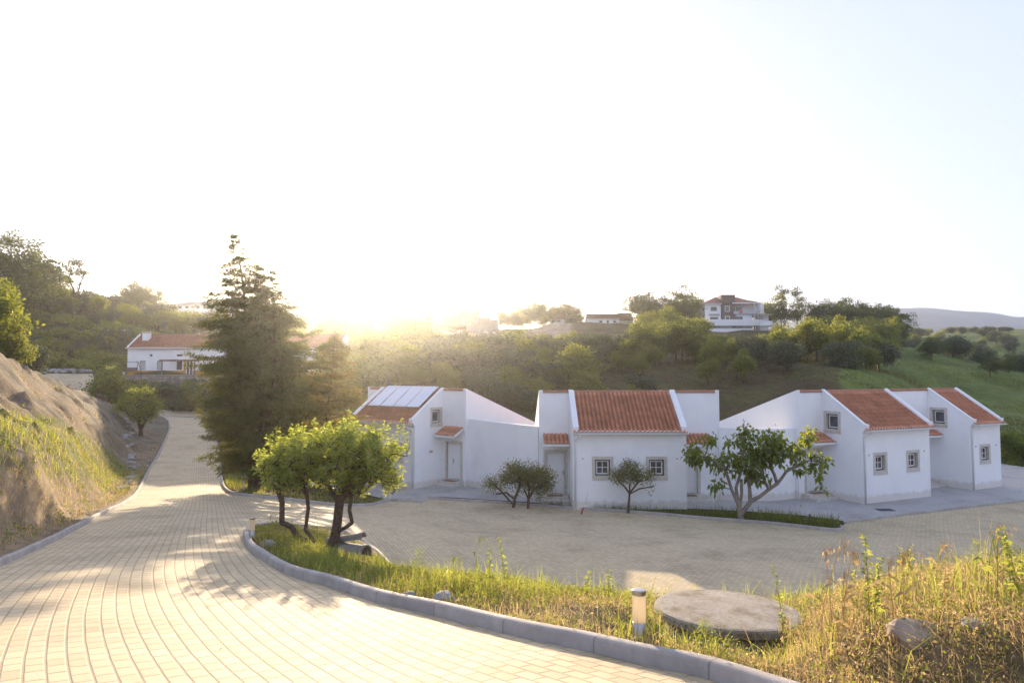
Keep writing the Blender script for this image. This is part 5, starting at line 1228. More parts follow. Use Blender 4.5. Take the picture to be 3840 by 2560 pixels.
mb = MB(); mb.box(bx(1145), -1.03, bz(640), bx(1225), -1.0, bz(560)); tg_ = mb.build('red_cloth', M['red']); tg_.location = vl.location; tag(tg_, 'red cloth hanging over the balcony of the villa', 'cloth')
for q in ((455, 572, 612, 472), (432, 803, 638, 730), (1075, 795, 1262, 715)):
    mb = MB(); a0, b0, a1, b1 = bx(q[0]), bz(q[1]), bx(q[2]), bz(q[3]); f = .09
    for r_ in ((a0, b0, a1, b0+f), (a0, b1-f, a1, b1), (a0, b0+f, a0+f, b1-f), (a1-f, b0+f, a1, b1-f), ((a0+a1)/2-f/2, b0+f, (a0+a1)/2+f/2, b1-f)): qbox(mb, T, r_[0], r_[1], .05, r_[2], r_[3], .2)
    w = mb.build('window', M['slate'], vl); mb = MB(); qbox(mb, T, a0+f, b0+f, .12, a1-f, b1-f, .14); mb.build('pane', M['glass'], w)
for q in ((800, 595, 922, 452), (800, 800, 922, 708)):
    mb = MB(); a0, b0, a1, b1 = bx(q[0]), bz(q[1]), bx(q[2]), bz(q[3]); f = .12; T2 = frame3((0, -.5, 0), (1, 0, 0), (0, 0, 1), (0, 1, 0))
    for r_ in ((a0, b0, a1, b0+f), (a0, b1-f, a1, b1), (a0, b0+f, a0+f, b1-f), (a1-f, b0+f, a1, b1-f)): qbox(mb, T2, r_[0], r_[1], -.04, r_[2], r_[3], .2)
    w = mb.build('window', M['white'], vl); mb = MB(); qbox(mb, T2, a0+f, b0+f, .12, a1-f, b1-f, .14); mb.build('pane', M['glass'], w)
mb = MB(); a0, b0, a1, b1 = bx(1150), bz(580), bx(1295), bz(460); qbox(mb, frame3((0, 1.9, 0), (1, 0, 0), (0, 0, 1), (0, 1, 0)), a0, b0, .1, a1, b1, .15); mb.build('balcony_door', M['glass'], vl)
mb = MB(); mb.box(bx(405), -.7, bz(672), bx(665), -.002, bz(660)); mb.build('awning_bar', M['slate'], vl)
mb = MB(); mb.box(bx(1780), 2.2, bz(600), bx(1875), 3.2, bz(395)); mb.box(bx(1770), 2.1, bz(395), bx(1885), 3.3, bz(385)); mb.build('chimney', M['plaster'], vl)
# terrace storey in front
vt = empty('villa_terrace', (V0, DV-3.4, vzb)); tag(vt, 'white parapet terrace with low grey basement in front of the villa', 'terrace')
mb = MB(); mb.box(bx(165), 0, bz(965), bx(1545), .25, bz(812)); mb.add([(bx(1545), 0, bz(965)), (bx(2010), 3.2, bz(940)), (bx(2010), 3.2, bz(830)), (bx(1545), 0, bz(812)), (bx(1545), .25, bz(965)), (bx(2010), 3.45, bz(940)), (bx(2010), 3.45, bz(830)), (bx(1545), .25, bz(812))], [(0, 1, 2, 3), (7, 6, 5, 4), (3, 2, 6, 7), (1, 5, 6, 2)]); mb.box(bx(165), .25, bz(975), bx(1980), 3.3, bz(955)); mb.build('parapet', M['plaster'], vt)
mb = MB(); mb.slab([(bx(120), bz(1110)), (bx(1600), bz(1110)), (bx(1600), bz(967)), (bx(120), bz(967))], [(bx(375), bz(1022), bx(590), bz(970)), (bx(905), bz(1015), bx(1150), bz(970)), (bx(1415), bz(1110)+.01, bx(1530), bz(925)-.7)], .25, (0, .5, 0), (1, 0, 0), (0, 0, 1), (0, 1, 0)); mb.build('basement_wall', M['grey_render'], vt)
mb = MB(); mb.box(bx(110), -.3, bz(1150), bx(1410), -.1, bz(1045)); mb.build('low_wall', M['plaster'], vt)
mb = MB(); mb.box(bx(1525), .2, bz(1160), bx(1555), .45, bz(965)); mb.build('corner_pillar', M['grey_render'], vt)
# umbrella on the terrace
um = empty('parasol', (V0+bx(1710), DV-1.2, vzb+bz(820))); tag(um, 'pale parasol on the villa terrace right of the balcony', 'parasol')
mb = MB(); mb.lathe([(1.15, 1.75), (.6, 2.05), (.02, 2.3)], 8); mb.build('canopy', M['cream'], um)
mb = MB(); mb.tube([(0, 0, 0), (0, 0, 2.3)], .04, 6); mb.build('pole', M['wood'], um)
# dry stone wall below the villa
def block_wall(name, x0, x1, D, z0, z1, label, seed=0):
    rr = random.Random(seed); mb = MB(); z = z0
    while z < z1:
        hb = rr.uniform(.5, .75); x = x0+rr.uniform(-.5, .3)
        while x < x1:
            w = rr.uniform(.8, 1.7); d = rr.uniform(-.06, .06); b = .05
            mb.add([(x+.04+b, D+d-.05, z+.03+b), (x+w-.04-b, D+d-.05, z+.03+b), (x+w-.04-b, D+d-.05, z+hb-.03-b), (x+.04+b, D+d-.05, z+hb-.03-b), (x+.02, D+.12, z+.02), (x+w-.02, D+.12, z+.02), (x+w-.02, D+.12, z+hb-.02), (x+.02, D+.12, z+hb-.02)], [(0, 1, 2, 3), (0, 4, 5, 1), (1, 5, 6, 2), (2, 6, 7, 3), (3, 7, 4, 0)]); x += w
        z += hb
    mb.box(x0, D+.1, z0-1, x1, D+.8, z1-.1); o = mb.build(name, M['rubble']); tag(o, label, 'wall'); return o
DW = DV-8; block_wall('stone_wall', px2x(2605, DW), px2x(2860, DW), DW, W(2700, 1275, DW)[2]-2, W(2700, 1252, DW)[2], 'rough block retaining wall below the villa', 2)
block_wall('stone_wall', px2x(2985, DW), px2x(3085, DW), DW, W(3050, 1272, DW)[2]-2, W(3050, 1252, DW)[2], 'short length of rough block wall right of the villa wall', 3)
# --- far mountain
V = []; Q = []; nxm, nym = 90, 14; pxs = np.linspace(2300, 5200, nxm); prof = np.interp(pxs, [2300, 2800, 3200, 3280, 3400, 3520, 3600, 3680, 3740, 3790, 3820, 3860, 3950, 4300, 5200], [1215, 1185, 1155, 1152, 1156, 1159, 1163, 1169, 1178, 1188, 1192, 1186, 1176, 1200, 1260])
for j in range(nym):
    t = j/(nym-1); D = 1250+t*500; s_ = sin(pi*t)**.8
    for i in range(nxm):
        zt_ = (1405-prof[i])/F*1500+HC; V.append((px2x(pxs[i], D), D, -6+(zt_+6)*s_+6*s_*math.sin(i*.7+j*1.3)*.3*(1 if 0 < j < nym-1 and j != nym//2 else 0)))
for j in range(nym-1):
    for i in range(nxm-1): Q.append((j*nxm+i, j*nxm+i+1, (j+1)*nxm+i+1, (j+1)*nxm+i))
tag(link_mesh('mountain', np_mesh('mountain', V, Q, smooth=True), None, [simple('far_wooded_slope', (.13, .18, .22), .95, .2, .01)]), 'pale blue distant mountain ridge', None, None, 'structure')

# ------------------------------------------------------------------ near things
def bollard(px, py, D, label, lit):
    p = W(px, py, D); z = Z(p[0], p[1]); b = empty('bollard_light', (p[0], p[1], z-.07)); tag(b, label, 'bollard light', 'steel bollard lights')
    r_ = .0555; mb = MB(); mb.lathe([(r_, -.25), (r_, .235), (r_-.006, .24), (r_-.012, .24)], 28); mb.build('post', M['metal'], b, True)
    mb = MB(); mb.lathe([(r_-.004, .24), (r_-.002, .25), (r_-.002, .445), (r_-.006, .455)], 28); mb.build('diffuser', M['opal'], b, True)
    mb = MB(); mb.lathe([(r_, .455), (r_+.001, .457), (r_+.001, .488), (r_-.006, .495), (.001, .497)], 28); mb.build('cap', M['metal'], b)
    mb = MB(); mb.lathe([(.095, -.05), (.095, .006), (.06, .01)], 20); mb.build('base_plate', M['concrete'], b)
m, nt, b = new_mat('opal_diffuser'); b.inputs['Base Color'].default_value = (.88, .78, .60, 1); b.inputs['Roughness'].default_value = .4; b.inputs['Subsurface Weight'].default_value = .6; b.inputs['Subsurface Radius'].default_value = (.08, .06, .04); b.inputs['Transmission Weight'].default_value = .1
tr_ = N(nt, 'ShaderNodeBsdfTranslucent'); tr_.inputs[0].default_value = (.9, .80, .62, 1); mx_ = N(nt, 'ShaderNodeMixShader'); mx_.inputs[0].default_value = .6
nt.links.new(b.outputs[0], mx_.inputs[1]); nt.links.new(tr_.outputs[0], mx_.inputs[2]); nt.links.new(mx_.outputs[0], nt.nodes['Material Output'].inputs[0])
M['opal'] = m
bollard(2398, 2432, 5.62, 'steel bollard light with opal cylinder beside the near kerb and concrete disc', True)
bollard(945, 2003, 14.3, 'steel bollard light at the rounded tip of the near planting bed', False)
bollard(914, 1850, 33, 'small bollard light on the kerb below the big cypress', False)
# round concrete well cover
wc = W(2725, 2268, 6.9); wz = wc[2]-.03; wl_ = empty('concrete_well', (wc[0], wc[1], wz)); tag(wl_, 'round concrete well with flat disc lid beside the near bollard', 'well')
mb = MB(); mb.lathe([(.60, -.9), (.60, -.085), (.60, -.08)], 40); mb.build('ring', M['concrete'], wl_)
rr = np.random.default_rng(4); mb = MB(); n = 56; prof = [(.69, -.085), (.705, -.07), (.705, -.02), (.695, 0), (.66, .006), (.45, .012), (.2, .016), (.01, .018)]; mb.lathe(prof, n)
lid = mb.build('lid', M['lid'] if 'lid' in M else M['concrete'], wl_); wl_.rotation_euler = (R(-2.5), R(1.5), 0)
# stacked half round clay pipes / channel pieces by the tree
def pipe(name, c, L, r0, th, rz, tilt, a0, a1, label, grp=None, rise=0):
    mb = MB(); n = 20; aa = np.linspace(a0, a1, n); vs = []
    for x, rr_ in ((0, r0), (L*.9, r0*.99), (L*.9, r0*1.09), (L, r0*1.09)):
        vs += [(x, cos(a)*rr_, sin(a)*rr_) for a in aa]+[(x, cos(a)*(rr_-th), sin(a)*(rr_-th)) for a in aa]
    fs = []; w = 2*n
    for s_ in range(3):
        for i in range(n-1): fs += [(s_*w+i, s_*w+i+1, (s_+1)*w+i+1, (s_+1)*w+i), (s_*w+n+i+1, s_*w+n+i, (s_+1)*w+n+i, (s_+1)*w+n+i+1)]
        fs += [(s_*w, (s_+1)*w, (s_+1)*w+n, s_*w+n), (s_*w+n-1, s_*w+2*n-1, (s_+1)*w+2*n-1, (s_+1)*w+n-1)]
    for e in (0, 3*w):
        for i in range(n-1): fs.append((e+i, e+i+1, e+n+i+1, e+n+i))
    mb.add(vs, fs); o = mb.build(name, M['concrete_dark']); o.location = c; o.rotation_euler = (0, tilt, rz); tag(o, label, 'pipe', grp); return o
pc = W(1290, 2050, 15.2); pz = Z(pc[0]+.3, pc[1])
pipe('clay_pipe', (pc[0]-.25, pc[1]+.05, pz+.18), .85, .22, .03, R(-22), R(2), -.25, pi+.25, 'thick grey clay pipe piece lying in the near bed beside the forked trunk')
pipe('clay_pipe', (pc[0]-.38, pc[1]+.1, pz+.345), .90, .11, .025, R(-16), R(-11), -.1, pi+.1, 'thin grey clay half pipe resting on top of the thick one')
pipe('clay_pipe', (pc[0]-.62, pc[1]+.35, pz+.10), .6, .14, .025, R(8), R(0), 0, pi, 'grey clay half pipe behind the forked trunk in the near bed')
# red and white marker stick
mk = W(2180, 1900, 31.0); mr = empty('marker_stick', (mk[0], mk[1], Z(mk[0], mk[1]))); tag(mr, 'thin stick with red and white sleeve in the strip before the middle house', 'marker')
mb = MB(); mb.tube([(0, 0, -.1), (.12, 0, .35), (.16, 0, .38), (.32, 0, 1.02)], [.012, .012, .01, .007], 6); mb.build('stick', M['metal'], mr)
mb = MB(); mb.tube([(-.03, -.02, -.05), (.02, -.02, .15), (.14, -.02, .34)], [.03, .035, .02], 6); mb.build('red_sleeve', M['red'], mr)
mb = MB(); mb.tube([(.13, -.02, .34), (.2, -.02, .42)], [.03, .02], 6); mb.build('white_sleeve', M['white'], mr)
# drain cover in the forecourt
p = GP(3360, 1928); mb = MB(); mb.box(-.35, -.25, 0, .35, .25, .02)
for k in range(6): mb.box(-.3, -.2+k*.07, .02, .3, -.17+k*.07, .028)
o = mb.build('drain_grate', M['slate']); o.location = (p[0], p[1]+.9, .08); tag(o, 'dark drain grate in the cobbled forecourt at the right', 'drain')
p = W(3035, 1945, 28.9); mb = MB(); mb.tube([(0, 0, -.1), (.02, 0, .42)], .03, 8); o = mb.build('iron_stake', M['rust']); o.location = (p[0], p[1], Z(p[0], p[1])); tag(o, 'short rusty stake in the weeds right of the fig tree', 'stake')
# stones
def rock(x, y, s, label, grp=None, mat=None, seed=0, z=None, sq=.6):
    bm = bmesh.new(); bmesh.ops.create_icosphere(bm, subdivisions=3, radius=1); rr = np.random.default_rng(seed)
    ax = rr.normal(size=(9, 3)); ax /= np.linalg.norm(ax, axis=1)[:, None]; of = rr.uniform(.55, .95, 9)
    for v in bm.verts:
        q = np.array(v.co)
        for a, o_ in zip(ax, of):
            d = q@a
            if d > o_: q = q-a*(d-o_)*.9
        q *= 1+.03*rr.normal(); v.co = Vector((q[0]*s, q[1]*s*.8, q[2]*s*sq))
    me = bpy.data.meshes.new('rock'); bm.to_mesh(me); bm.free(); o = bpy.data.objects.new('rock', me); COL.objects.link(o); me.materials.append(mat or M['rubble']); o.location = (x, y, (Z(x, y) if z is None else z)+s*sq*(.25 if s < .2 or y > 10 else -.4)); o.rotation_euler = (0, 0, rr.random()*6); tag(o, label, 'rock', grp); return o
for i, (px, py, D, s_, lab) in enumerate([(1665, 2225, 7.3, .15, 'flat pale rock behind the kerb left of the bollard'), (1535, 2210, 7.5, .09, 'small brown stone behind the near kerb'), (1008, 2045, 13.0, .16, 'pale stone just inside the bed near its tip'),
      (3440, 2440, 4.55, .22, 'large brown boulder half buried in the grass mound at lower right'), (3660, 2390, 4.3, .08, 'stone on the mound right of the boulder'), (2620, 2330, 6.3, .07, 'small stone by the well')]):
    p = W(px, py, D); rock(p[0], p[1], s_, lab, None, M['rubble'] if i != 3 else M['brown_rock'] if 'brown_rock' in M else M['rubble'], i)
for i in range(34):
    t = i/33; px = 520-55*t+random.uniform(-14, 8); D = 34+30*t+random.uniform(-2, 2); xr = px2x(px+random.uniform(-10, 30)*(.4), D); sr = random.uniform(.15, .5)
    while inside(np.array([xr]), np.array([D]), POLY)[0] or seg_dist(np.array([xr]), np.array([D]), POLY, True)[0][0] < sr+.25: xr -= .2
    rock(xr, D, sr, 'pale broken stone slab at the foot of the left bank by the kerb', 'stones beside the left kerb', None, 40+i, sq=.35)
for i in range(26):
    px = random.uniform(160, 340); D = random.uniform(95, 101); rock(px2x(px, D), D, random.uniform(.25, .8), 'pale boulder in the heap at the foot of the shaded hillside', 'boulders below the shaded hillside', None, 90+i)
for i, (px, py) in enumerate([(1182, 2185), (1296, 2231), (1490, 2270), (1795, 2342), (845, 2436)]):
    p = RD(px, py); mb = MB(); mb.add([(0, 0, .012), (.03, .012, .022), (.06, 0, .006), (.03, -.014, .018)], [(0, 1, 3), (1, 2, 3)]); o = mb.build('fallen_leaf', M['mat']); o.location = (p[0], p[1], TP(np.array([p[0]]), np.array([p[1]]))[0]+.004); o.rotation_euler = (.1, 0, i); tag(o, 'dry brown leaf lying on the setts near the kerb', 'leaf', 'fallen leaves on the road')
# ------------------------------------------------------------------ ground cover and weeds
M['meadow'] = leafm('brown_meadow_blade', (.07, .06, .025), (.12, .095, .04), (.26, .20, .07), .4)
def blades(pts, z, hgt, width, rng, lean=.35, nseg=2):
    """tapered bent blades; returns verts, quads"""
    n = len(pts); a = rng.random(n)*2*pi; la = rng.random(n)*2*pi; ln = rng.normal(0, lean, n)*hgt
    dx = np.cos(a)*width/2; dy = np.sin(a)*width/2; bx_ = np.cos(la)*ln; by_ = np.sin(la)*ln
    rows = []
    for t, wf in ((0, 1), (.55, .8), (1, .08)):
        cx = pts[:, 0]+bx_*t*t; cy = pts[:, 1]+by_*t*t; cz = z+hgt*(t-.22*t*t*np.minimum(1, np.abs(ln)/hgt*2))-.01*(t == 0)
        rows.append(np.stack([cx-dx*wf, cy-dy*wf, cz], 1)); rows.append(np.stack([cx+dx*wf, cy+dy*wf, cz], 1))
    V = np.stack(rows, 1).reshape(-1, 3); b = np.arange(n)[:, None]*6
    Q = np.concatenate([b+np.array([0, 1, 3, 2]), b+np.array([2, 3, 5, 4])]); return V, Q
def field(name, n, sampler, hfun, wfun, mat, label, seed, lean=.35, cat='grass', mask=None):
    rng = np.random.default_rng(seed); P = sampler(rng, n)
    d = seg_dist(P[:, 0], P[:, 1], POLY, True)[0]; i_ = inside(P[:, 0], P[:, 1], POLY); ok = (~i_) & (d > .17)
    i2 = inside(P[:, 0], P[:, 1], FC); ok &= ~i2
    if mask is not None: ok &= mask(P, rng)
    P = P[ok]; z = H(P[:, 0], P[:, 1]); V, Q = blades(P, z, hfun(P, rng), wfun(P, rng), rng, lean)
    o = link_mesh(name, np_mesh(name, V, Q), None, [mat]); tag(o, label, cat, None, 'stuff'); return o
def in_box(x0, x1, y0, y1): return lambda rng, n: np.stack([rng.uniform(x0, x1, n), rng.uniform(y0, y1, n)], 1)
def near_s(x0, x1, y0, y1): 
    def f(rng, n):
        u = rng.random(n); Y = y0*(y1/y0)**u; X = rng.uniform(x0, x1, n)/1.0; return np.stack([X*(Y/y1)**.0, Y], 1)
    return f
wellxy = (wc[0], wc[1])
def off_well(P): return np.hypot(P[:, 0]-wellxy[0], P[:, 1]-wellxy[1]) > .72
bn = lambda P: fbm(P[:, 0], P[:, 1], .9, 7)
def photo_row(P):
    z = H(P[:, 0], P[:, 1]); k = (z-HC)/P[:, 1]; return 1920+P[:, 0]/P[:, 1]*F, 1405-k*F
def ledge(P, r):
    px, py = photo_row(P); return (py > 1560+.27*px+25*r.normal(size=len(P)))
# foreground mound right
field('grass', 70000, near_s(-2.5, 9, 2.3, 10), lambda P, r: (.04+.15*r.random(len(P))**2.0)*np.clip(1.0+1.6*bn(P)+.8*bn(P*3), .25, 1.9), lambda P, r: r.uniform(.004, .010, len(P)), M['grass'], 'bright backlit grass on the bank beside the near kerb', 31, .45,
      mask=lambda P, r: off_well(P) & (bn(P*1.7) > -.34+.45*r.random(len(P))*(P[:, 0] > 2.2)) )
field('dry_grass', 62000, near_s(-2.0, 9, 2.3, 9), lambda P, r: .04+.13*r.random(len(P)), lambda P, r: r.uniform(.004, .009, len(P)), M['straw'], 'dry straw and thatch on the mound at lower right', 32, 1.1,
      mask=lambda P, r: (np.hypot(P[:, 0]-wellxy[0], P[:, 1]-wellxy[1]) > .66) & ((P[:, 0] > 1.3) | (r.random(len(P)) < .5)) )
# planting bed under the clipped trees
field('grass', 26000, in_box(-6.5, -.5, 7, 18), lambda P, r: (.03+.15*r.random(len(P))**1.7)*np.clip(1+1.8*bn(P*2), .3, 2), lambda P, r: r.uniform(.006, .013, len(P)), M['grass_dark'], 'shaggy green grass in the near planting bed around the clipped trees', 33, .5)
field('grass', 9000, in_box(-4, 4, 7.5, 14), lambda P, r: (.06+.22*r.random(len(P))**1.8)*np.clip(1+1.8*bn(P*2), .3, 2), lambda P, r: r.uniform(.006, .013, len(P)), M['grass'], 'taller sunlit grass on the crest of the near bank', 34, .4)
field('dry_grass', 7000, in_box(-5, 6, 8, 16), lambda P, r: .04+.14*r.random(len(P)), lambda P, r: r.uniform(.006, .012, len(P)), M['straw'], 'dry grass between the clipped trees and the court', 35, .9)
# left bank
lb = lambda P: (P[:, 0] < -.28*P[:, 1]-2.5)
field('grass', 120000, in_box(-27, -6, 8, 46), lambda P, r: (.07+.30*r.random(len(P))**1.9)*np.clip(.8+1.8*bn(P)+1.0*bn(P*2.5), .2, 2.2), lambda P, r: r.uniform(.010, .022, len(P)), M['grass'], 'bright green grass on the top of the left cut bank', 36, .5,
      mask=lambda P, r: lb(P) & (seg_dist(P[:, 0], P[:, 1], np.array([p[:2] for p in sm_left]))[0] > .9+.6*r.random(len(P))) & (bn(P*1.5) > -.36+.012*(P[:, 1]-16)+.15*r.random(len(P))) & ledge(P, r))
field('dry_grass', 34000, in_box(-24, -6, 6, 44), lambda P, r: .06+.22*r.random(len(P)), lambda P, r: r.uniform(.010, .020, len(P)), M['straw'], 'straw coloured grass tufts hanging over the left cut bank', 37, .9,
      mask=lambda P, r: lb(P) & (seg_dist(P[:, 0], P[:, 1], np.array([p[:2] for p in sm_left]))[0] > .35) & ledge(P, r) & ((bn(P*1.3) > -.15) | (seg_dist(P[:, 0], P[:, 1], np.array([p[:2] for p in sm_left]))[0] < 1.6)))
field('dry_grass', 14000, in_box(-30, -10, 28, 62), lambda P, r: .05+.15*r.random(len(P)), lambda P, r: r.uniform(.02, .04, len(P)), M['straw'], 'thin dry grass scattered over the bare earth bank', 38, .8, mask=lambda P, r: lb(P) & (bn(P) > .12))
# strip before the houses
strip = np.array([p[:2] for p in sm_hk])
field('grass', 34000, in_box(-3, 14, 26, 34.5), lambda P, r: (.10+.32*r.random(len(P))**1.4)*np.where(P[:, 0] > 8, 1.5, 1.0), lambda P, r: r.uniform(.012, .024, len(P)), M['grass_dark'], 'rough grass on the narrow strip between kerb and white houses', 39, .4,
      mask=lambda P, r: (seg_dist(P[:, 0], P[:, 1], strip)[0] < np.interp(P[:, 0], [-2, 1, 3, 8, 12, 14], [.1, .55, .6, .75, 1.6, .5])) & (P[:, 0] > .5) & (P[:, 1] < 33.2))
field('grass', 9000, in_box(-18, -6, 30, 45), lambda P, r: .08+.25*r.random(len(P)), lambda P, r: r.uniform(.02, .04, len(P)), M['grass_dark'], 'patchy grass under the conifers', 40, .6, mask=lambda P, r: bn(P) > 0)
# sunlit tufts on the left hill crest and the green pasture
field('hill_grass', 16000, in_box(-90, -45, 122, 129), lambda P, r: .25+.5*r.random(len(P)), lambda P, r: r.uniform(.08, .18, len(P)), M['grass'], 'tall sunlit grass along the brow of the left hill', 41, .6)
field('hill_grass', 60000, in_box(-32, 62, 66, 190), lambda P, r: .15+.35*r.random(len(P)), lambda P, r: r.uniform(.05, .12, len(P)), M['meadow'], 'tall dry meadow grass on the slope behind the houses', 42, .5, mask=lambda P, r: bn(P*.2) > -.15)
field('pasture_grass', 36000, in_box(38, 110, 50, 150), lambda P, r: .10+.25*r.random(len(P)), lambda P, r: r.uniform(.06, .14, len(P)), M['grass_dark'], 'short green grass of the pasture at the right', 43, .5)

def cover(name, n, sampler, Lr, mat, label, seed, mask=None, hr=.06):
    rng = np.random.default_rng(seed); P = sampler(rng, n)
    d = seg_dist(P[:, 0], P[:, 1], POLY, True)[0]; ok = (~inside(P[:, 0], P[:, 1], POLY)) & (d > .2) & (~inside(P[:, 0], P[:, 1], FC))
    if mask is not None: ok &= mask(P, rng)
    P = P[ok]; z = H(P[:, 0], P[:, 1]); per = 7; c = np.repeat(np.c_[P, z], per, 0); m_ = len(c)
    c = c+rng.normal(size=(m_, 3))*np.array((.035, .035, 0)); c[:, 2] += rng.random(m_)*hr*np.repeat(np.clip(1+1.5*bn(P*2), .3, 2), per)
    V, Q = leaf_quads(c, rng.normal(size=(m_, 3))+np.array((0, 0, .5)), rng.uniform(*Lr, m_), .6, .2, rng)
    o = link_mesh(name, np_mesh(name, V, Q), None, [mat]); tag(o, label, 'plants', None, 'stuff')
cover('ground_cover', 9000, near_s(-2.5, 9, 2.3, 10), (.012, .034), M['leaf_warm'], 'small leafy weeds woven through the grass of the right mound', 61, lambda P, r: off_well(P) & (bn(P*2) > -.05), .12)
cover('leaf_litter', 15000, near_s(-1.5, 9, 2.8, 9), (.012, .035), M['straw'], 'dry curled leaves and thatch lying over the right mound', 66, lambda P, r: (np.hypot(P[:, 0]-wellxy[0], P[:, 1]-wellxy[1]) > .45) & ((P[:, 0] > 1.6) | (r.random(len(P)) < .35)), .07)
cover('ground_cover', 8000, in_box(-6.5, 2, 7, 17), (.02, .045), M['grass_dark'], 'small leafy weeds covering the bed below the clipped trees', 62, lambda P, r: bn(P*2) > -.1, .12)
cover('ground_cover', 9000, in_box(-24, -7, 8, 42), (.03, .07), M['leaf_warm'], 'leafy weeds on the top of the left bank', 63, lambda P, r: lb(P) & ledge(P, r) & (bn(P*2) > -.05), .25)
cover('ground_cover', 4000, in_box(-30, -8, 20, 70), (.04, .09), M['leaf_round'], 'sparse low plants on the bare earth bank', 64, lambda P, r: lb(P) & (bn(P) > .2), .15)
field('tall_grass', 220, near_s(-1.5, 9, 3.6, 9), lambda P, r: .25+.35*r.random(len(P)), lambda P, r: r.uniform(.003, .006, len(P)), M['straw'], 'tall thin dry stalks standing out of the right mound', 71, .35, mask=lambda P, r: off_well(P) & (P[:, 0] > .6))
field('tall_grass', 260, near_s(-1.5, 9, 3.6, 9), lambda P, r: .18+.28*r.random(len(P)), lambda P, r: r.uniform(.006, .012, len(P)), M['grass'], 'tall green blades standing out of the right mound', 72, .5, mask=lambda P, r: off_well(P))
# --- single weeds that stand out
def weed(kind, x, y, h, label, seed, mat=None, group=None):
    rng = np.random.default_rng(seed); z = Z(x, y); root = empty('weed', (x, y, z)); tag(root, label, 'plant', group)
    sway = rng.normal(0, .12, 2)*h; pts = [Vector((sway[0]*t*t, sway[1]*t*t, h*t-.02)) for t in np.linspace(0, 1, 6)]
    mb = MB(); mb.tube(pts, list(np.linspace(.0045, .0015, 6)), 5)
    P = []; D = []; L = []; Wd = .3; dr = .3
    if kind == 'leafy':
        for t in np.linspace(.25, 1, int(9*h/.4)+4):
            q = np.array((sway[0]*t*t, sway[1]*t*t, h*t)); a = rng.random()*6.28
            for s_ in range(3): P.append(q+rng.normal(0, .006, 3)); D.append((cos(a+s_*2.1), sin(a+s_*2.1), .5)); L.append(.05*(1.25-.6*t)*rng.uniform(.7, 1.3))
        Wd = .55
    elif kind == 'oat':
        top = pts[-1]
        for k in range(16):
            a = rng.random()*6.28; r_ = rng.uniform(.02, .10); e = top+Vector((r_*cos(a)+.06, r_*sin(a), rng.uniform(-.10, .03))); mb.tube([top-Vector((0, 0, rng.uniform(0, .10))), (top+e)/2+Vector((0, 0, .03)), e], .0008, 4, cap=False)
            for s_ in range(2): P.append(np.array(e)); D.append((rng.normal()*.25, rng.normal()*.25, -1)); L.append(.035)
        for t in (.2, .4, .55): P.append(np.array((0, 0, h*t))); D.append((rng.normal(), rng.normal(), .7)); L.append(.20)
        Wd = .16
    elif kind == 'feather':
        for t in np.linspace(.3, 1, 16):
            q = np.array((sway[0]*t*t, sway[1]*t*t, h*t)); 
            for s_ in range(7):
                a = rng.random()*6.28; d_ = np.array((cos(a), sin(a), .15)); R_ = .12*(1.3-t)
                for u in np.linspace(.3, 1, 4): P.append(q+d_*R_*u); D.append(d_+rng.normal(0, .8, 3)); L.append(.028)
        Wd = .12
    mb.v = [tuple(float(c) for c in v) for v in mb.v]
    mb.build('stem', mat or M['grass'], root)
    P = np.array(P); D = np.array(D, float); V, Q = leaf_quads(P, D, np.array(L), Wd, dr, rng); link_mesh('leaves' if kind != 'oat' else 'seed_heads', np_mesh('leaves', V, Q), root, [mat or M['grass']])
def wpx(kind, px, pb, pt, D, label, seed, mat=None):
    p = W(px, pb, D); z = Z(p[0], p[1]); weed(kind, p[0], p[1], max(.12, W(px, pt, D)[2]-z), label, seed, mat)
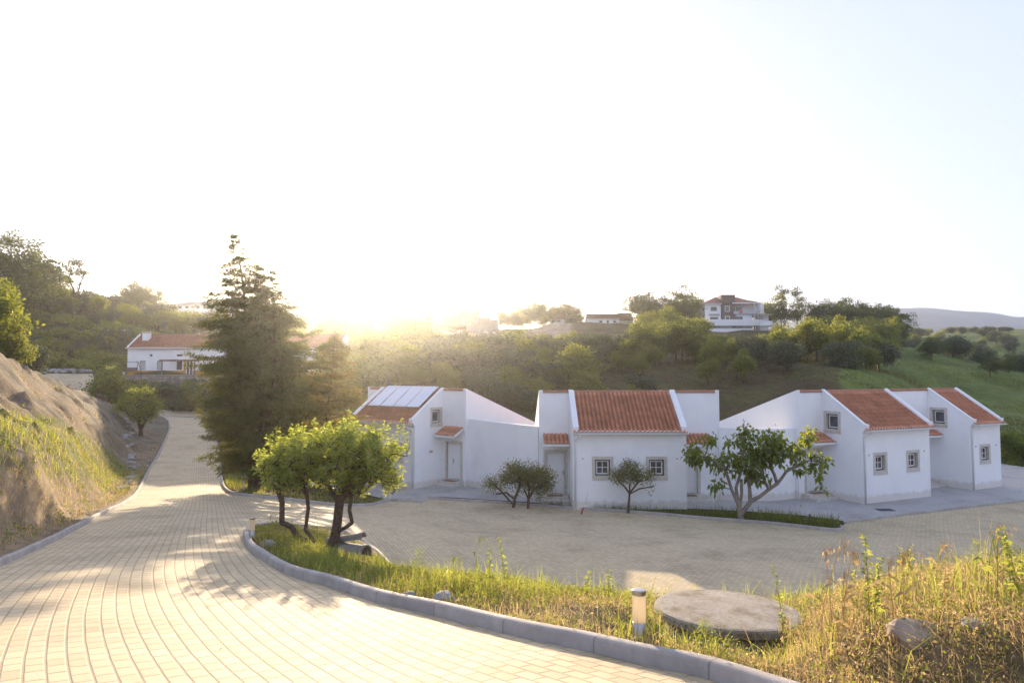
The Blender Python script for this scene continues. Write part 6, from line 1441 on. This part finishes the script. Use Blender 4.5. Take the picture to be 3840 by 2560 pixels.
for i, q in enumerate([('oat', 1782, 2150, 2008, 8.6, 'thin seeding grass stalk on the bank crest, left of the leafy pair'), ('leafy', 1895, 2180, 2010, 8.0, 'tall leafy weed standing alone against the shaded court'), ('feather', 1570, 2190, 2055, 8.6, 'feathery fennel weed on the bank crest'),
    ('leafy', 1835, 2170, 2050, 8.3, 'leafy weed left of the tallest one on the bank crest'), ('oat', 1700, 2170, 2080, 8.5, 'small seeding stalk right of the fennel'), ('leafy', 2195, 2210, 2130, 7.6, 'broad leafed weed on the crest left of the bollard'), ('leafy', 2280, 2215, 2135, 7.4, 'curled leafy weed just left of the bollard'),
    ('leafy', 2940, 2310, 2140, 6.0, 'leafy weed rising in front of the well'), ('oat', 3075, 2290, 2010, 5.2, 'tall reddish dry stalk right of the well'), ('oat', 3120, 2290, 2070, 5.1, 'drooping oat stem right of the well'), ('oat', 3160, 2290, 2050, 5.0, 'pale oat stem with hanging seed heads'),
    ('leafy', 3260, 2290, 2000, 4.9, 'tallest leafy weed on the right mound'), ('leafy', 3280, 2290, 2090, 4.9, 'shorter leafy weed on the right mound'), ('oat', 3390, 2290, 2065, 4.8, 'arching oat stem on the right mound'), ('oat', 3350, 2300, 2080, 4.8, 'slim oat stem beside the arching one'),
    ('leafy', 3540, 2220, 2100, 4.8, 'leafy weed on the mound right of the oats'), ('oat', 3700, 2150, 2005, 4.7, 'tall pale grass at the right end of the mound'), ('leafy', 3790, 2140, 2010, 4.5, 'leafy weed near the right edge of the photo'), ('leafy', 3820, 2120, 1990, 4.4, 'dark leafy weed at the right edge of the photo'), ('oat', 3740, 2150, 2030, 4.6, 'second pale grass at the right end of the mound'),
    ('oat', 1010, 2040, 1925, 13.6, 'thin grass stalk beside the bollard at the bed tip'), ('leafy', 2960, 1960, 1900, 28.6, 'wispy weed right of the fig tree'), ('oat', 3000, 1960, 1890, 28.6, 'tall wispy weed near the end of the kerb strip')]):
    wpx(*q[:5], q[5], 500+i, M['straw'] if 'dry' in q[5] or 'oat' in q[5] else None)

rw = random.Random(8)
for i in range(34):
    x = rw.uniform(1.0, 6.5); y = rw.uniform(4.6, 7.6)
    if math.hypot(x-wellxy[0], y-wellxy[1]) < .85 or x/y > .95 or seg_dist(np.array([x]), np.array([y]), POLY, True)[0][0] < .35: continue
    kd = rw.choice(['leafy', 'leafy', 'oat', 'oat', 'feather']); weed(kd, x, y, rw.uniform(.22, .48), {'leafy': 'leafy green weed among the grass of the right mound', 'oat': 'wild oat stalk with drooping heads among the grass of the right mound', 'feather': 'feathery weed among the grass of the right mound'}[kd], 900+i, M['straw'] if kd == 'oat' else None, 'weeds on the right mound: '+kd)
# ------------------------------------------------------------------ air
mb = MB(); mb.box(-4300, -40, -30, 4300, 2660, 185)
m = bpy.data.materials.new('haze'); m.use_nodes = True; nt = m.node_tree; nt.nodes.clear()
out = N(nt, 'ShaderNodeOutputMaterial'); pv = N(nt, 'ShaderNodeVolumePrincipled'); pv.inputs['Color'].default_value = (.95, .96, 1, 1); pv.inputs['Density'].default_value = HAZE; pv.inputs['Anisotropy'].default_value = HAZE_G
nt.links.new(pv.outputs[0], out.inputs['Volume'])
o = mb.build('haze', m); tag(o, 'warm evening haze in the valley air', None, None, 'stuff')
